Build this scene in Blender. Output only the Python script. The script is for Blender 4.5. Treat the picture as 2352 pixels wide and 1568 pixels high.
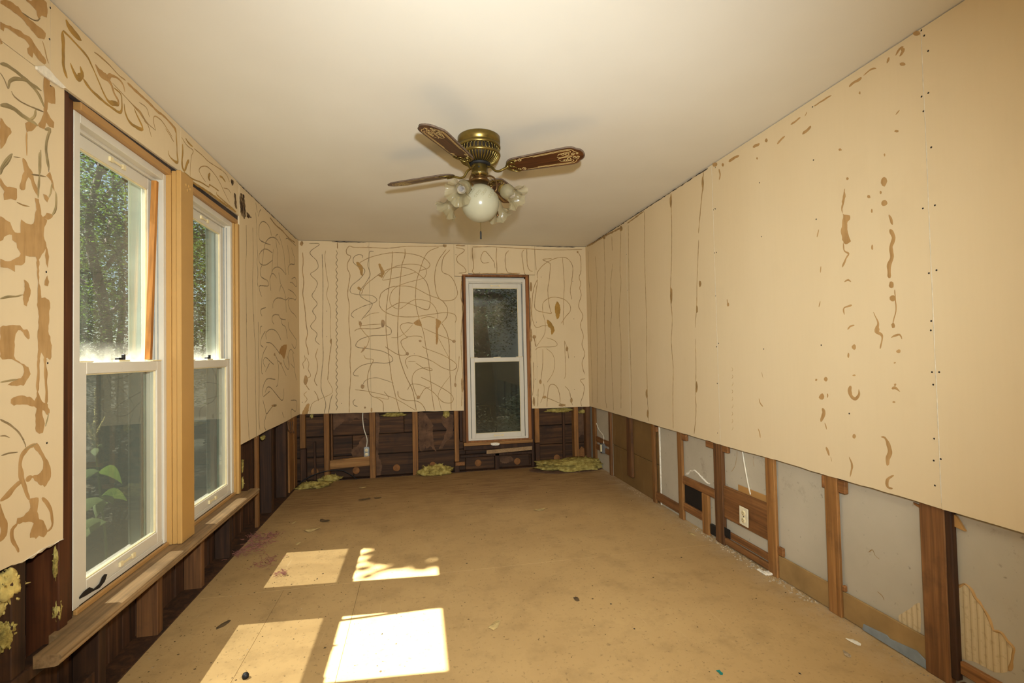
import bpy, bmesh, math, random
from mathutils import Vector, Matrix, noise
from math import sin, cos, pi, radians

# ---------------------------------------------------------------- scene setup
for o in list(bpy.data.objects):
    bpy.data.objects.remove(o, do_unlink=True)
scene = bpy.context.scene
col = scene.collection
rnd = random.Random(7)

# room (metres): x across, y depth, z up; the camera stands at (0, 0, HC)
XL, XR, YB, H = -1.0747, 1.7305, 4.7709, 2.2492
YF = -1.30
HC, FPX = 1.14806, 1111.0
YAW, PITCH, ROLL = 0.19268, 0.02582, -0.02097
_f = Vector((sin(YAW) * cos(PITCH), cos(YAW) * cos(PITCH), sin(PITCH)))
_r0 = Vector((cos(YAW), -sin(YAW), 0))
_u0 = _r0.cross(_f)
_r = cos(ROLL) * _r0 + sin(ROLL) * _u0
_u = -sin(ROLL) * _r0 + cos(ROLL) * _u0
CAM = Vector((0, 0, HC))
cam_data = bpy.data.cameras.new('camera')
cam = bpy.data.objects.new('camera', cam_data)
col.objects.link(cam)
cam_data.sensor_width = 36.0
cam_data.lens = FPX / 2352 * 36.0
cam_data.clip_start = 0.02
cam_data.clip_end = 300
m = Matrix.Identity(4)
for i in range(3):
    m[i][0], m[i][1], m[i][2], m[i][3] = _r[i], _u[i], -_f[i], CAM[i]
cam.matrix_world = m
scene.camera = cam

# world: clear summer sky
SUN_DIR = Vector((0.66, -0.047, -1.0)).normalized()      # the way the light travels
world = bpy.data.worlds.new('world')
scene.world = world
world.use_nodes = True
wn = world.node_tree
bg = wn.nodes['Background']
sky = wn.nodes.new('ShaderNodeTexSky')
sky.sky_type = 'NISHITA'
sky.sun_disc = False
sky.sun_elevation = math.asin(-SUN_DIR.z)
sky.sun_rotation = math.atan2(-SUN_DIR.x, -SUN_DIR.y)
wn.links.new(sky.outputs[0], bg.inputs[0])
bg.inputs[1].default_value = 0.16

sun_d = bpy.data.lights.new('sun', 'SUN')
sun_d.energy = 46.0
sun_d.angle = radians(0.53)
sun_d.color = (1.0, 0.97, 0.92)
sun = bpy.data.objects.new('sun', sun_d)
col.objects.link(sun)
sun.location = (-6, 3, 9)
sun.rotation_euler = SUN_DIR.to_track_quat('-Z', 'Y').to_euler()

# the photographer's flash on top of the camera: its forward beam, and the part tipped up to the ceiling
def flash(name, kind, loc, energy, aim=None, **kw):
    d = bpy.data.lights.new(name, kind)
    d.energy = energy
    d.color = (0.885, 0.955, 1.0)
    for k, v in kw.items():
        setattr(d, k, v)
    o = bpy.data.objects.new(name, d)
    col.objects.link(o)
    o.location = loc
    if aim is not None:
        o.rotation_euler = (Vector(aim) - Vector(loc)).to_track_quat('-Z', 'Y').to_euler()
    return o
FL = Vector((0.08, -0.06, HC + 0.20))
flash('camera_flash', 'SPOT', FL, 352.0, aim=FL + _f + Vector((-0.08, 0, -0.05)), shadow_soft_size=0.03, spot_size=radians(113), spot_blend=1.0)
flash('camera_flash_bounce', 'SPOT', (0.20, -0.25, HC + 0.24), 350.0, aim=(0.45, -0.55, H),
      shadow_soft_size=0.04, spot_size=radians(130), spot_blend=1.0)

vs = scene.view_settings
vs.view_transform = 'Standard'
vs.look = 'None'
vs.gamma = 1.0
vs.use_curve_mapping = False
vs.exposure = 0.06

# ---------------------------------------------------------------- pixel to place
def ray(px, py):
    return _f + _r * ((px - 1176) / FPX) - _u * ((py - 784) / FPX)
def hit(px, py, ax, v):
    d = ray(px, py)
    return CAM + d * ((v - CAM[ax]) / d[ax])
def onL(px, py, o=0.0): return hit(px, py, 0, XL - o)
def onR(px, py, o=0.0): return hit(px, py, 0, XR + o)
def onB(px, py, o=0.0): return hit(px, py, 1, YB + o)
def onF(px, py, o=0.0): return hit(px, py, 2, o)
def onC(px, py, o=0.0): return hit(px, py, 2, H - o)

# ---------------------------------------------------------------- mesh helpers
class MB:
    def __init__(s): s.v = []; s.f = []; s.sm = []
    def add(s, vs, fs, smooth=False):
        b = len(s.v)
        s.v += [Vector(p) for p in vs]
        s.f += [tuple(b + i for i in f) for f in fs]
        s.sm += [smooth] * len(fs)
        return s
    def box(s, a, b):
        x0, y0, z0 = (min(a[i], b[i]) for i in range(3)); x1, y1, z1 = (max(a[i], b[i]) for i in range(3))
        return s.add([(x0,y0,z0),(x1,y0,z0),(x1,y1,z0),(x0,y1,z0),(x0,y0,z1),(x1,y0,z1),(x1,y1,z1),(x0,y1,z1)],
                     [(0,3,2,1),(4,5,6,7),(0,1,5,4),(1,2,6,5),(2,3,7,6),(3,0,4,7)])
    def cbox(s, a, b, c=0.002):
        """box with chamfered edges"""
        lo = Vector([min(a[i], b[i]) for i in range(3)]); hi = Vector([max(a[i], b[i]) for i in range(3)])
        c = min(c, *(0.45 * (hi[i] - lo[i]) for i in range(3)))
        bm = bmesh.new()
        bmesh.ops.create_cube(bm, size=1)
        for v in bm.verts:
            v.co = Vector([lo[i] + (v.co[i] + 0.5) * (hi[i] - lo[i]) for i in range(3)])
        bmesh.ops.bevel(bm, geom=list(bm.edges), offset=c, segments=1, affect='EDGES')
        bm.verts.index_update()
        s.add([v.co.copy() for v in bm.verts], [[v.index for v in f.verts] for f in bm.faces])
        bm.free()
        return s
    def prism(s, poly, d):
        """a planar outline extruded by the vector d"""
        n = len(poly); d = Vector(d); P = [Vector(p) for p in poly]
        nrm = Vector((0, 0, 0))
        for i in range(n):
            nrm += (P[i] - P[0]).cross(P[(i + 1) % n] - P[0])
        if nrm.dot(d) > 0: P.reverse()
        return s.add(P + [p + d for p in P], [tuple(range(n)), tuple(reversed(range(n, 2 * n)))] +
                     [(i, i + n, (i + 1) % n + n, (i + 1) % n) for i in range(n)])
    def tube(s, pts, r, n=8, caps=True, smooth=True):
        P = [Vector(p) for p in pts]
        rr = r if isinstance(r, (list, tuple)) else [r] * len(P)
        vs, fs = [], []
        t0 = (P[1] - P[0]).normalized()
        a = t0.orthogonal().normalized()
        for i, p in enumerate(P):
            t = (P[min(i + 1, len(P) - 1)] - P[max(i - 1, 0)]).normalized()
            a = (a - t * a.dot(t)).normalized(); b = t.cross(a)
            for k in range(n):
                w = 2 * pi * k / n
                vs.append(p + (a * cos(w) + b * sin(w)) * rr[i])
        for i in range(len(P) - 1):
            for k in range(n):
                fs.append((i*n + k, i*n + (k+1) % n, (i+1)*n + (k+1) % n, (i+1)*n + k))
        s.add(vs, fs, smooth)
        if caps:
            m_ = len(P) - 1
            s.add([vs[k] for k in range(n)], [tuple(reversed(range(n)))])
            s.add([vs[m_*n + k] for k in range(n)], [tuple(range(n))])
        return s
    def lathe(s, prof, c=(0, 0, 0), n=32, smooth=True, ruff=None):
        """profile [(r, z)] turned about the z axis through c"""
        c = Vector(c); vs, fs = [], []
        for j, (r, z) in enumerate(prof):
            for k in range(n):
                w = 2 * pi * k / n
                dr, dz = ruff(j / (len(prof) - 1), w) if ruff else (0, 0)
                vs.append(c + Vector(((r + dr) * cos(w), (r + dr) * sin(w), z + dz)))
        for j in range(len(prof) - 1):
            for k in range(n):
                fs.append((j*n + k, (j+1)*n + k, (j+1)*n + (k+1) % n, j*n + (k+1) % n))
        return s.add(vs, fs, smooth)
    def xform(s, M, start=0):
        for i in range(start, len(s.v)): s.v[i] = M @ s.v[i]
        return s
    def mesh(s, name, mats, org=(0, 0, 0)):
        me = bpy.data.meshes.new(name)
        o = Vector(org)
        me.from_pydata([tuple(v - o) for v in s.v], [], s.f)
        for p, sm in zip(me.polygons, s.sm): p.use_smooth = sm
        for mt in (mats if isinstance(mats, (list, tuple)) else [mats]): me.materials.append(mt)
        me.update()
        return me

WPOS = {}
def link(name, me, parent=None, org=(0, 0, 0)):
    o = bpy.data.objects.new(name, me)
    col.objects.link(o)
    org = Vector(org)
    if parent is not None:
        o.parent = parent
        o.location = org - WPOS[parent.name]
    else:
        o.location = org
    WPOS[o.name] = org
    return o
def build(mb, name, mat, parent=None, org=None):
    if org is None:
        org = WPOS[parent.name] if parent is not None else Vector((0, 0, 0))
    return link(name, mb.mesh(name, mat, org), parent, org)
def empty(name, loc):
    return link(name, None, None, loc)
def tag(o, label=None, cat=None, group=None, kind=None):
    if label: o['label'] = label
    if cat: o['category'] = cat
    if group: o['group'] = group
    if kind: o['kind'] = kind
    return o

def smooth_line(pts, step):
    """Catmull-Rom resampling of 3D points at about `step` metres"""
    P = [Vector(p) for p in pts]
    if len(P) < 2: return P
    Q = [2*P[0] - P[1]] + P + [2*P[-1] - P[-2]]
    out = []
    for i in range(1, len(Q) - 2):
        a, b, c, d = Q[i-1:i+3]
        n = max(1, int((c - b).length / step))
        for k in range(n):
            t = k / n
            out.append(0.5*((2*b) + (c-a)*t + (2*a-5*b+4*c-d)*t*t + (3*b-a-3*c+d)*t**3))
    out.append(P[-1])
    return out
def bead(mb, pts, nrm, width, height=0.0015, step=0.012, ragged=0.25, seed=0, taper=True, lift=0.0):
    """a squeezed-out bead of glue or a torn strip along a line on a wall"""
    L = smooth_line(pts, step)
    n = len(L)
    if n < 2: return
    nrm = Vector(nrm)
    vs, fs = [], []
    ws = width if isinstance(width, (list, tuple)) else [width]
    for i, p in enumerate(L):
        t = (L[min(i+1, n-1)] - L[max(i-1, 0)])
        if t.length < 1e-7: t = Vector((0, 0, 1))
        s = nrm.cross(t.normalized())
        u = i / (n - 1) * (len(ws) - 1); k = min(int(u), len(ws) - 2) if len(ws) > 1 else 0
        w = (ws[k]*(1-(u-k)) + ws[k+1]*(u-k)) if len(ws) > 1 else ws[0]
        wl = w*0.5*(1 + ragged*2*(noise.noise(p*38 + Vector((seed, 0, 0)))))
        wr = w*0.5*(1 + ragged*2*(noise.noise(p*38 + Vector((0, seed + 5.3, 0)))))
        if taper: e = min(1.0, 0.35 + min(i, n-1-i)*0.5); wl *= e; wr *= e
        vs += [p - s*wl + nrm*lift, p + nrm*(height + lift), p + s*wr + nrm*lift]
    for i in range(n - 1):
        a = 3*i
        fs += [(a, a+1, a+4, a+3), (a+1, a+2, a+5, a+4)]
    mb.add(vs, fs)
def patch(mb, pts, nrm, lift=0.0007, ragged=0.0, seed=0):
    """a torn flake: flat polygon with a rounded, ragged outline just proud of the wall"""
    nrm = Vector(nrm)
    P = []
    Q = [Vector(p) for p in pts]
    n = len(Q)
    for i in range(n):
        a, b, c, d = Q[i-1], Q[i], Q[(i+1) % n], Q[(i+2) % n]
        k = max(1, int((c - b).length / 0.008))
        for j in range(k):
            t = j/k
            p = 0.5*((2*b) + (c-a)*t + (2*a-5*b+4*c-d)*t*t + (3*b-a-3*c+d)*t**3)
            p = p.lerp(b.lerp(c, t), 0.35)
            if ragged:
                s = nrm.cross((c - b).normalized())
                p = p + s*ragged*(0.7*noise.noise(p*70 + Vector((seed, seed, 0))) + 0.5*noise.noise(p*190 + Vector((0, seed, 0))))
            P.append(p + nrm*lift)
    bm = bmesh.new()
    vs = [bm.verts.new(p) for p in P]
    try:
        f = bm.faces.new(vs)
        f.normal_update()
        if f.normal.dot(nrm) < 0: f.normal_flip()
        bmesh.ops.triangulate(bm, faces=[f])
    except ValueError:
        pass
    bm.verts.index_update()
    mb.add([v.co.copy() for v in bm.verts], [[v.index for v in f.verts] for f in bm.faces])
    bm.free()
# ---------------------------------------------------------------- materials (all procedural)
def srgb(r, g, b):
    f = lambda c: (c/255/12.92) if c/255 <= 0.04045 else ((c/255 + 0.055)/1.055)**2.4
    return (f(r), f(g), f(b), 1)
class Mat:
    def __init__(s, name):
        s.m = bpy.data.materials.new(name); s.m.use_nodes = True
        s.t = s.m.node_tree; s.N = s.t.nodes; s.b = s.N['Principled BSDF']; s.out = s.N['Material Output']
    def node(s, ty, **kw):
        n = s.N.new(ty)
        for k, v in kw.items():
            if k.startswith('i_'): n.inputs[k[2:].replace('_', ' ')].default_value = v
            else: setattr(n, k, v)
        return n
    def link(s, a, b): s.t.links.new(a, b); return s
    def coords(s, scale=(1, 1, 1), world=True, rnd=False):
        if world: src = s.node('ShaderNodeNewGeometry').outputs['Position']
        else: src = s.node('ShaderNodeTexCoord').outputs['Object']
        mp = s.node('ShaderNodeMapping'); mp.inputs['Scale'].default_value = scale
        s.link(src, mp.inputs[0])
        if rnd:
            oi = s.node('ShaderNodeObjectInfo'); ma = s.node('ShaderNodeVectorMath', operation='SCALE')
            cb = s.node('ShaderNodeCombineXYZ')
            for k in range(3): s.link(oi.outputs['Random'], cb.inputs[k])
            s.link(cb.outputs[0], ma.inputs[0]); ma.inputs[3].default_value = 37.0
            s.link(ma.outputs[0], mp.inputs['Location'])
        return mp.outputs[0]
    def noise(s, vec, scale=5, detail=4, rough=0.55, dist=0):
        n = s.node('ShaderNodeTexNoise'); n.inputs['Scale'].default_value = scale; n.inputs['Detail'].default_value = detail
        n.inputs['Roughness'].default_value = rough; n.inputs['Distortion'].default_value = dist
        s.link(vec, n.inputs['Vector']); return n.outputs['Fac']
    def ramp(s, fac, stops):
        r = s.node('ShaderNodeValToRGB'); e = r.color_ramp.elements
        while len(e) < len(stops): e.new(0.5)
        for k, (p, c) in enumerate(stops):
            e[k].position = p; e[k].color = c if len(c) == 4 else (*c, 1)
        s.link(fac, r.inputs[0]); return r.outputs[0]
    def mix(s, fac, a, b, mode='MIX'):
        n = s.node('ShaderNodeMix', data_type='RGBA', blend_type=mode)
        for sock, v in ((n.inputs[0], fac), (n.inputs[6], a), (n.inputs[7], b)):
            if hasattr(v, 'links'): s.link(v, sock)
            else: sock.default_value = v
        return n.outputs[2]
    def col(s, c):
        if hasattr(c, 'links'): s.link(c, s.b.inputs['Base Color'])
        else: s.b.inputs['Base Color'].default_value = c
        return s
    def set(s, rough=0.6, metal=0.0, spec=0.5, **kw):
        s.b.inputs['Roughness'].default_value = rough; s.b.inputs['Metallic'].default_value = metal
        s.b.inputs['Specular IOR Level'].default_value = spec
        for k, v in kw.items(): s.b.inputs[k.replace('_', ' ')].default_value = v
        return s
    def bump(s, fac, strength=0.3, dist=0.002):
        n = s.node('ShaderNodeBump'); n.inputs['Strength'].default_value = strength; n.inputs['Distance'].default_value = dist
        s.link(fac, n.inputs['Height']); s.link(n.outputs[0], s.b.inputs['Normal']); return s

def mat_plain(name, c, rough=0.6, var=0.12, scale=6, metal=0, spec=0.4, world=True, bump=0.0):
    m = Mat(name); v = m.coords(world=world, rnd=not world)
    f = m.noise(v, scale, 5)
    lo = tuple(x*(1-var) for x in c[:3]) + (1,); hi = tuple(min(1, x*(1+var)) for x in c[:3]) + (1,)
    m.col(m.ramp(f, [(0.3, lo), (0.7, hi)])).set(rough, metal, spec)
    if bump: m.bump(m.noise(v, scale*12, 3), bump)
    return m.m
def mat_wood(name, dark, mid, light, axis=2, rough=0.7, scale=1.0, dirt=0.35, dirtcol=(0.022, 0.013, 0.008, 1), spec=0.3, streak=9):
    """sawn wood, grain along one axis"""
    m = Mat(name)
    sc = [26*scale]*3; sc[axis] = 1.3*scale
    v = m.coords(sc, rnd=True); v2 = m.coords((1, 1, 1), rnd=True)
    g = m.noise(v, 1.0, 6, 0.6, 0.6)
    c = m.ramp(g, [(0.25, dark), (0.5, mid), (0.78, light)])
    sc2 = [90]*3; sc2[axis] = 3
    g2 = m.noise(m.coords(sc2, rnd=True), 1.0, 2)
    c = m.mix(m.ramp(g2, [(0.35, (0, 0, 0, 1)), (0.6, (1, 1, 1, 1))]), m.mix(0.3, c, (0, 0, 0, 1), 'MIX'), c)
    if dirt:
        d = m.noise(v2, 7, 6, 0.65)
        c = m.mix(m.ramp(d, [(0.52, (0, 0, 0, 1)), (0.75, (dirt, dirt, dirt, 1))]), c, dirtcol)
    oi = m.node('ShaderNodeObjectInfo')
    hv = m.node('ShaderNodeHueSaturation'); mr = m.node('ShaderNodeMapRange')
    m.link(oi.outputs['Random'], mr.inputs[0]); mr.inputs[3].default_value = 0.78; mr.inputs[4].default_value = 1.2
    m.link(mr.outputs[0], hv.inputs['Value']); m.link(c, hv.inputs['Color'])
    m.col(hv.outputs[0]).set(rough, 0, spec).bump(g, 0.25, 0.002)
    return m.m

M = {}
# ceiling: warm white flat paint
m = Mat('ceiling_paint'); v = m.coords()
c = m.ramp(m.noise(v, 1.3, 3), [(0.3, srgb(220, 212, 194)), (0.7, srgb(227, 220, 203))])
m.col(c).set(0.75, 0, 0.25).bump(m.noise(v, 220, 2), 0.06, 0.001); M['ceiling'] = m.m
# drywall face paper: tan, faint vertical mottling and smudges
m = Mat('drywall_paper'); v = m.coords((1, 1, 0.25)); v1 = m.coords()
c = m.ramp(m.noise(v, 2.2, 4), [(0.3, srgb(214, 191, 150)), (0.7, srgb(219, 197, 157))])
c = m.mix(m.ramp(m.noise(v1, 3.1, 6, 0.6), [(0.58, (0, 0, 0, 1)), (0.8, (0.16,)*3 + (1,))]), c, srgb(178, 154, 116))
c = m.mix(m.ramp(m.noise(m.coords((70, 70, 4)), 1, 2), [(0.4, (0, 0, 0, 1)), (0.75, (0.02,)*3 + (1,))]), c, srgb(160, 134, 96))
m.col(c).set(0.82, 0, 0.2).bump(m.noise(v1, 300, 2), 0.05, 0.0008); M['drywall'] = m.m
M['gypsum'] = mat_plain('gypsum_core', srgb(214, 200, 172), 0.9, 0.15, 40)
m = Mat('torn_kraft_paper'); v = m.coords(); v2 = m.coords((60, 60, 9))
c = m.ramp(m.noise(v, 9, 5), [(0.3, srgb(168, 130, 80)), (0.7, srgb(188, 150, 98))])
c = m.mix(m.ramp(m.noise(v2, 1, 3), [(0.45, (0, 0, 0, 1)), (0.7, (0.3,)*3 + (1,))]), c, srgb(134, 98, 56))
m.col(c).set(0.95, 0, 0.1); M['torn'] = m.m
M['glue'] = mat_plain('old_glue_brown', srgb(158, 124, 74), 0.55, 0.35, 18)
M['glue_dark'] = mat_plain('old_glue_grey', srgb(140, 118, 82), 0.5, 0.4, 18)
M['glue_amber'] = mat_plain('old_glue_amber', srgb(160, 120, 48), 0.35, 0.3, 14)
M['glue_olive'] = mat_plain('old_glue_olive', srgb(150, 130, 88), 0.5, 0.35, 16)
m = Mat('black_mould'); v = m.coords((1, 1, 0.4))
m.col(m.ramp(m.noise(v, 42, 6, 0.75), [(0.42, srgb(48, 36, 26)), (0.52, srgb(96, 74, 48)), (0.60, srgb(178, 154, 116))])).set(0.9, 0, 0.2); M['char'] = m.m
M['screw'] = mat_plain('screw_head', srgb(50, 44, 40), 0.45, 0.2, 20, metal=0.6)
# floor: particle board subfloor
def floor_mat(name, a, b, dirt_amt, streak):
    m = Mat(name); v = m.coords()
    c = m.ramp(m.noise(v, 1.6, 6, 0.6), [(0.3, a), (0.7, b)])
    c = m.mix(m.ramp(m.noise(v, 5.5, 8, 0.7), [(0.5, (0, 0, 0, 1)), (0.78, (dirt_amt,)*3 + (1,))]), c, srgb(96, 70, 40))
    # worn rough end towards the back wall, with a ragged border
    sp = m.node('ShaderNodeSeparateXYZ'); m.link(v, sp.inputs[0])
    ad = m.node('ShaderNodeMath', operation='MULTIPLY_ADD'); m.link(m.noise(v, 1.4, 6, 0.7), ad.inputs[0]); ad.inputs[1].default_value = 1.6; m.link(sp.outputs[1], ad.inputs[2])
    mr = m.node('ShaderNodeMapRange'); m.link(ad.outputs[0], mr.inputs[0]); mr.inputs[1].default_value = 4.1; mr.inputs[2].default_value = 5.0
    st = m.ramp(m.noise(m.coords((4, 40, 1)), 1, 5, 0.65), [(0.42, (0.35,)*3 + (1,)), (0.68, (0.95,)*3 + (1,))])
    wr = m.node('ShaderNodeMath', operation='MULTIPLY'); m.link(mr.outputs[0], wr.inputs[0]); m.link(st, wr.inputs[1])
    c = m.mix(wr.outputs[0], c, srgb(118, 84, 52))
    c = m.mix(m.ramp(m.noise(v, 55, 3, 0.6), [(0.60, (0, 0, 0, 1)), (0.70, (0.45,)*3 + (1,))]), c, srgb(92, 68, 42))
    c = m.mix(m.ramp(m.noise(m.coords((90, 3, 1)), 1, 3, 0.7, 1.5), [(0.66, (0, 0, 0, 1)), (0.72, (0.30,)*3 + (1,))]), c, srgb(206, 178, 134))
    c = m.mix(m.ramp(m.noise(v, 0.9, 5, 0.6), [(0.45, (0, 0, 0, 1)), (0.75, (0.30,)*3 + (1,))]), c, srgb(138, 108, 68))
    c = m.mix(m.ramp(m.noise(v, 2.7, 7, 0.75, 0.8), [(0.60, (0, 0, 0, 1)), (0.80, (0.32,)*3 + (1,))]), c, srgb(196, 166, 124))
    # pale plaster dust trodden in along the right wall
    dx = m.node('ShaderNodeMapRange'); m.link(sp.outputs[0], dx.inputs[0]); dx.inputs[1].default_value = XR - 0.16; dx.inputs[2].default_value = XR + 0.02
    dn = m.node('ShaderNodeMath', operation='MULTIPLY'); m.link(dx.outputs[0], dn.inputs[0]); m.link(m.ramp(m.noise(v, 9, 7, 0.75), [(0.40, (0, 0, 0, 1)), (0.70, (0.8,)*3 + (1,))]), dn.inputs[1])
    c = m.mix(dn.outputs[0], c, srgb(188, 164, 130))
    m.col(c).set(0.62, 0, 0.3).bump(m.noise(v, 90, 4), 0.12, 0.0015)
    return m.m
M['floor'] = floor_mat('particle_board', srgb(172, 139, 90), srgb(186, 153, 101), 0.40, 0.12)
M['gap'] = mat_plain('dark_gap', srgb(30, 22, 16), 0.95, 0.3, 20)
# timber
M['stud'] = mat_wood('stud_wood', srgb(110, 72, 35), srgb(144, 98, 50), srgb(168, 120, 66))
M['stud_h'] = mat_wood('blocking_wood_y', srgb(108, 68, 34), srgb(142, 94, 50), srgb(166, 116, 66), axis=1)
M['stud_x'] = mat_wood('blocking_wood_x', srgb(132, 90, 44), srgb(168, 120, 66), srgb(190, 142, 84), axis=0)
M['stud_dk'] = mat_wood('old_stud_wood', srgb(76, 48, 26), srgb(112, 74, 40), srgb(144, 100, 58), dirt=0.5)
M['stud_bk'] = mat_wood('mouldy_stud_wood', srgb(36, 23, 13), srgb(64, 40, 22), srgb(94, 61, 34), dirt=0.7)
M['sheath'] = mat_wood('old_sheathing_x', srgb(36, 24, 13), srgb(72, 46, 23), srgb(110, 73, 38), axis=0, dirt=0.75, dirtcol=(0.016, 0.010, 0.006, 1))
M['sheath_v'] = mat_wood('old_sheathing_z', srgb(36, 23, 14), srgb(72, 45, 26), srgb(108, 71, 42), axis=2, dirt=0.7, dirtcol=(0.016, 0.010, 0.006, 1))
M['jack'] = mat_wood('stained_jack_stud', srgb(52, 28, 15), srgb(84, 46, 24), srgb(112, 66, 34), dirt=0.4, rough=0.5)
M['amber'] = mat_plain('amber_painted_wood', srgb(180, 138, 76), 0.42, 0.05, 5, spec=0.5, bump=0.05)
M['amber_y'] = mat_plain('amber_painted_head_wood', srgb(172, 128, 72), 0.42, 0.06, 5, spec=0.5, bump=0.05)
M['stool'] = mat_wood('window_stool_wood', srgb(136, 106, 68), srgb(156, 124, 84), srgb(172, 140, 98), axis=1, scale=0.6, dirt=0.6, dirtcol=srgb(98, 78, 54), rough=0.6)
M['stick'] = mat_wood('stick_wood', srgb(130, 78, 30), srgb(170, 110, 48), srgb(194, 136, 66), dirt=0.25)
M['trimwood'] = mat_wood('brown_trim_wood', srgb(120, 72, 34), srgb(150, 96, 50), srgb(170, 116, 66), dirt=0.35)
# panels behind the studs
m = Mat('grey_plaster'); v = m.coords()
c = m.ramp(m.noise(v, 2.4, 5), [(0.3, srgb(174, 162, 138)), (0.7, srgb(189, 177, 153))])
c = m.mix(m.ramp(m.noise(v, 7, 8, 0.75), [(0.58, (0, 0, 0, 1)), (0.74, (0.5,)*3 + (1,))]), c, srgb(122, 104, 84))
c = m.mix(m.ramp(m.noise(v, 38, 4, 0.6), [(0.66, (0, 0, 0, 1)), (0.74, (0.5,)*3 + (1,))]), c, srgb(104, 92, 78))
m.col(c).set(0.85, 0, 0.2).bump(m.noise(v, 30, 5), 0.2, 0.002); M['plaster'] = m.m
m = Mat('brown_hardboard'); v = m.coords()
c = m.ramp(m.noise(v, 3, 6), [(0.3, srgb(112, 84, 46)), (0.7, srgb(128, 97, 54))])
c = m.mix(m.ramp(m.noise(m.coords((20, 20, 3)), 1, 6, 0.7), [(0.55, (0, 0, 0, 1)), (0.75, (0.35,)*3 + (1,))]), c, srgb(150, 124, 88))
m.col(c).set(0.6, 0, 0.3); M['hardboard'] = m.m
M['basebd'] = mat_plain('tan_base_board', srgb(152, 120, 72), 0.7, 0.2, 8)
M['wallpaper'] = None
m = Mat('striped_old_wallpaper'); v = m.coords()
w = m.node('ShaderNodeTexWave', bands_direction='Y', wave_profile='SAW'); w.inputs['Scale'].default_value = 16; w.inputs['Distortion'].default_value = 0.4
m.link(v, w.inputs['Vector'])
c = m.ramp(w.outputs['Fac'], [(0.0, srgb(142, 118, 84)), (0.12, srgb(196, 174, 132)), (0.6, srgb(206, 184, 142)), (0.95, srgb(190, 166, 124))])
c = m.mix(m.ramp(m.noise(v, 60, 4), [(0.55, (0, 0, 0, 1)), (0.72, (0.4,)*3 + (1,))]), c, srgb(140, 112, 72))
m.col(c).set(0.9, 0, 0.1); M['wallpaper'] = m.m
M['bluegrey'] = mat_plain('blue_grey_paint', srgb(134, 140, 140), 0.6, 0.2, 12)
M['dust'] = mat_plain('plaster_dust', srgb(164, 144, 114), 0.95, 0.35, 60)
M['chip'] = mat_plain('white_plaster_chip', srgb(226, 216, 194), 0.9, 0.15, 60)
# vinyl windows
m = Mat('white_vinyl'); v = m.coords()
c = m.ramp(m.noise(v, 4, 5), [(0.3, srgb(204, 195, 174)), (0.7, srgb(212, 203, 183))])
c = m.mix(m.ramp(m.noise(v, 22, 8, 0.8), [(0.62, (0, 0, 0, 1)), (0.8, (0.35,)*3 + (1,))]), c, srgb(150, 128, 98))
m.col(c).set(0.4, 0, 0.4); M['vinyl'] = m.m
M['track'] = mat_plain('grey_window_track', srgb(150, 152, 146), 0.5, 0.15, 20)
M['cream'] = mat_plain('cream_plastic', srgb(226, 208, 160), 0.4, 0.08, 20)
M['ivory'] = mat_plain('ivory_plastic', srgb(226, 214, 180), 0.35, 0.06, 20, spec=0.5)
M['black'] = mat_plain('black_rubber', srgb(22, 20, 19), 0.6, 0.2, 20)
M['felt'] = mat_plain('dark_gap_felt', srgb(58, 48, 40), 0.95, 0.35, 40)
M['steel'] = mat_plain('galvanised_steel', srgb(150, 150, 146), 0.4, 0.2, 25, metal=0.8)
M['cable_w'] = mat_plain('white_cable_jacket', srgb(214, 204, 180), 0.5, 0.08, 12)
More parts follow.
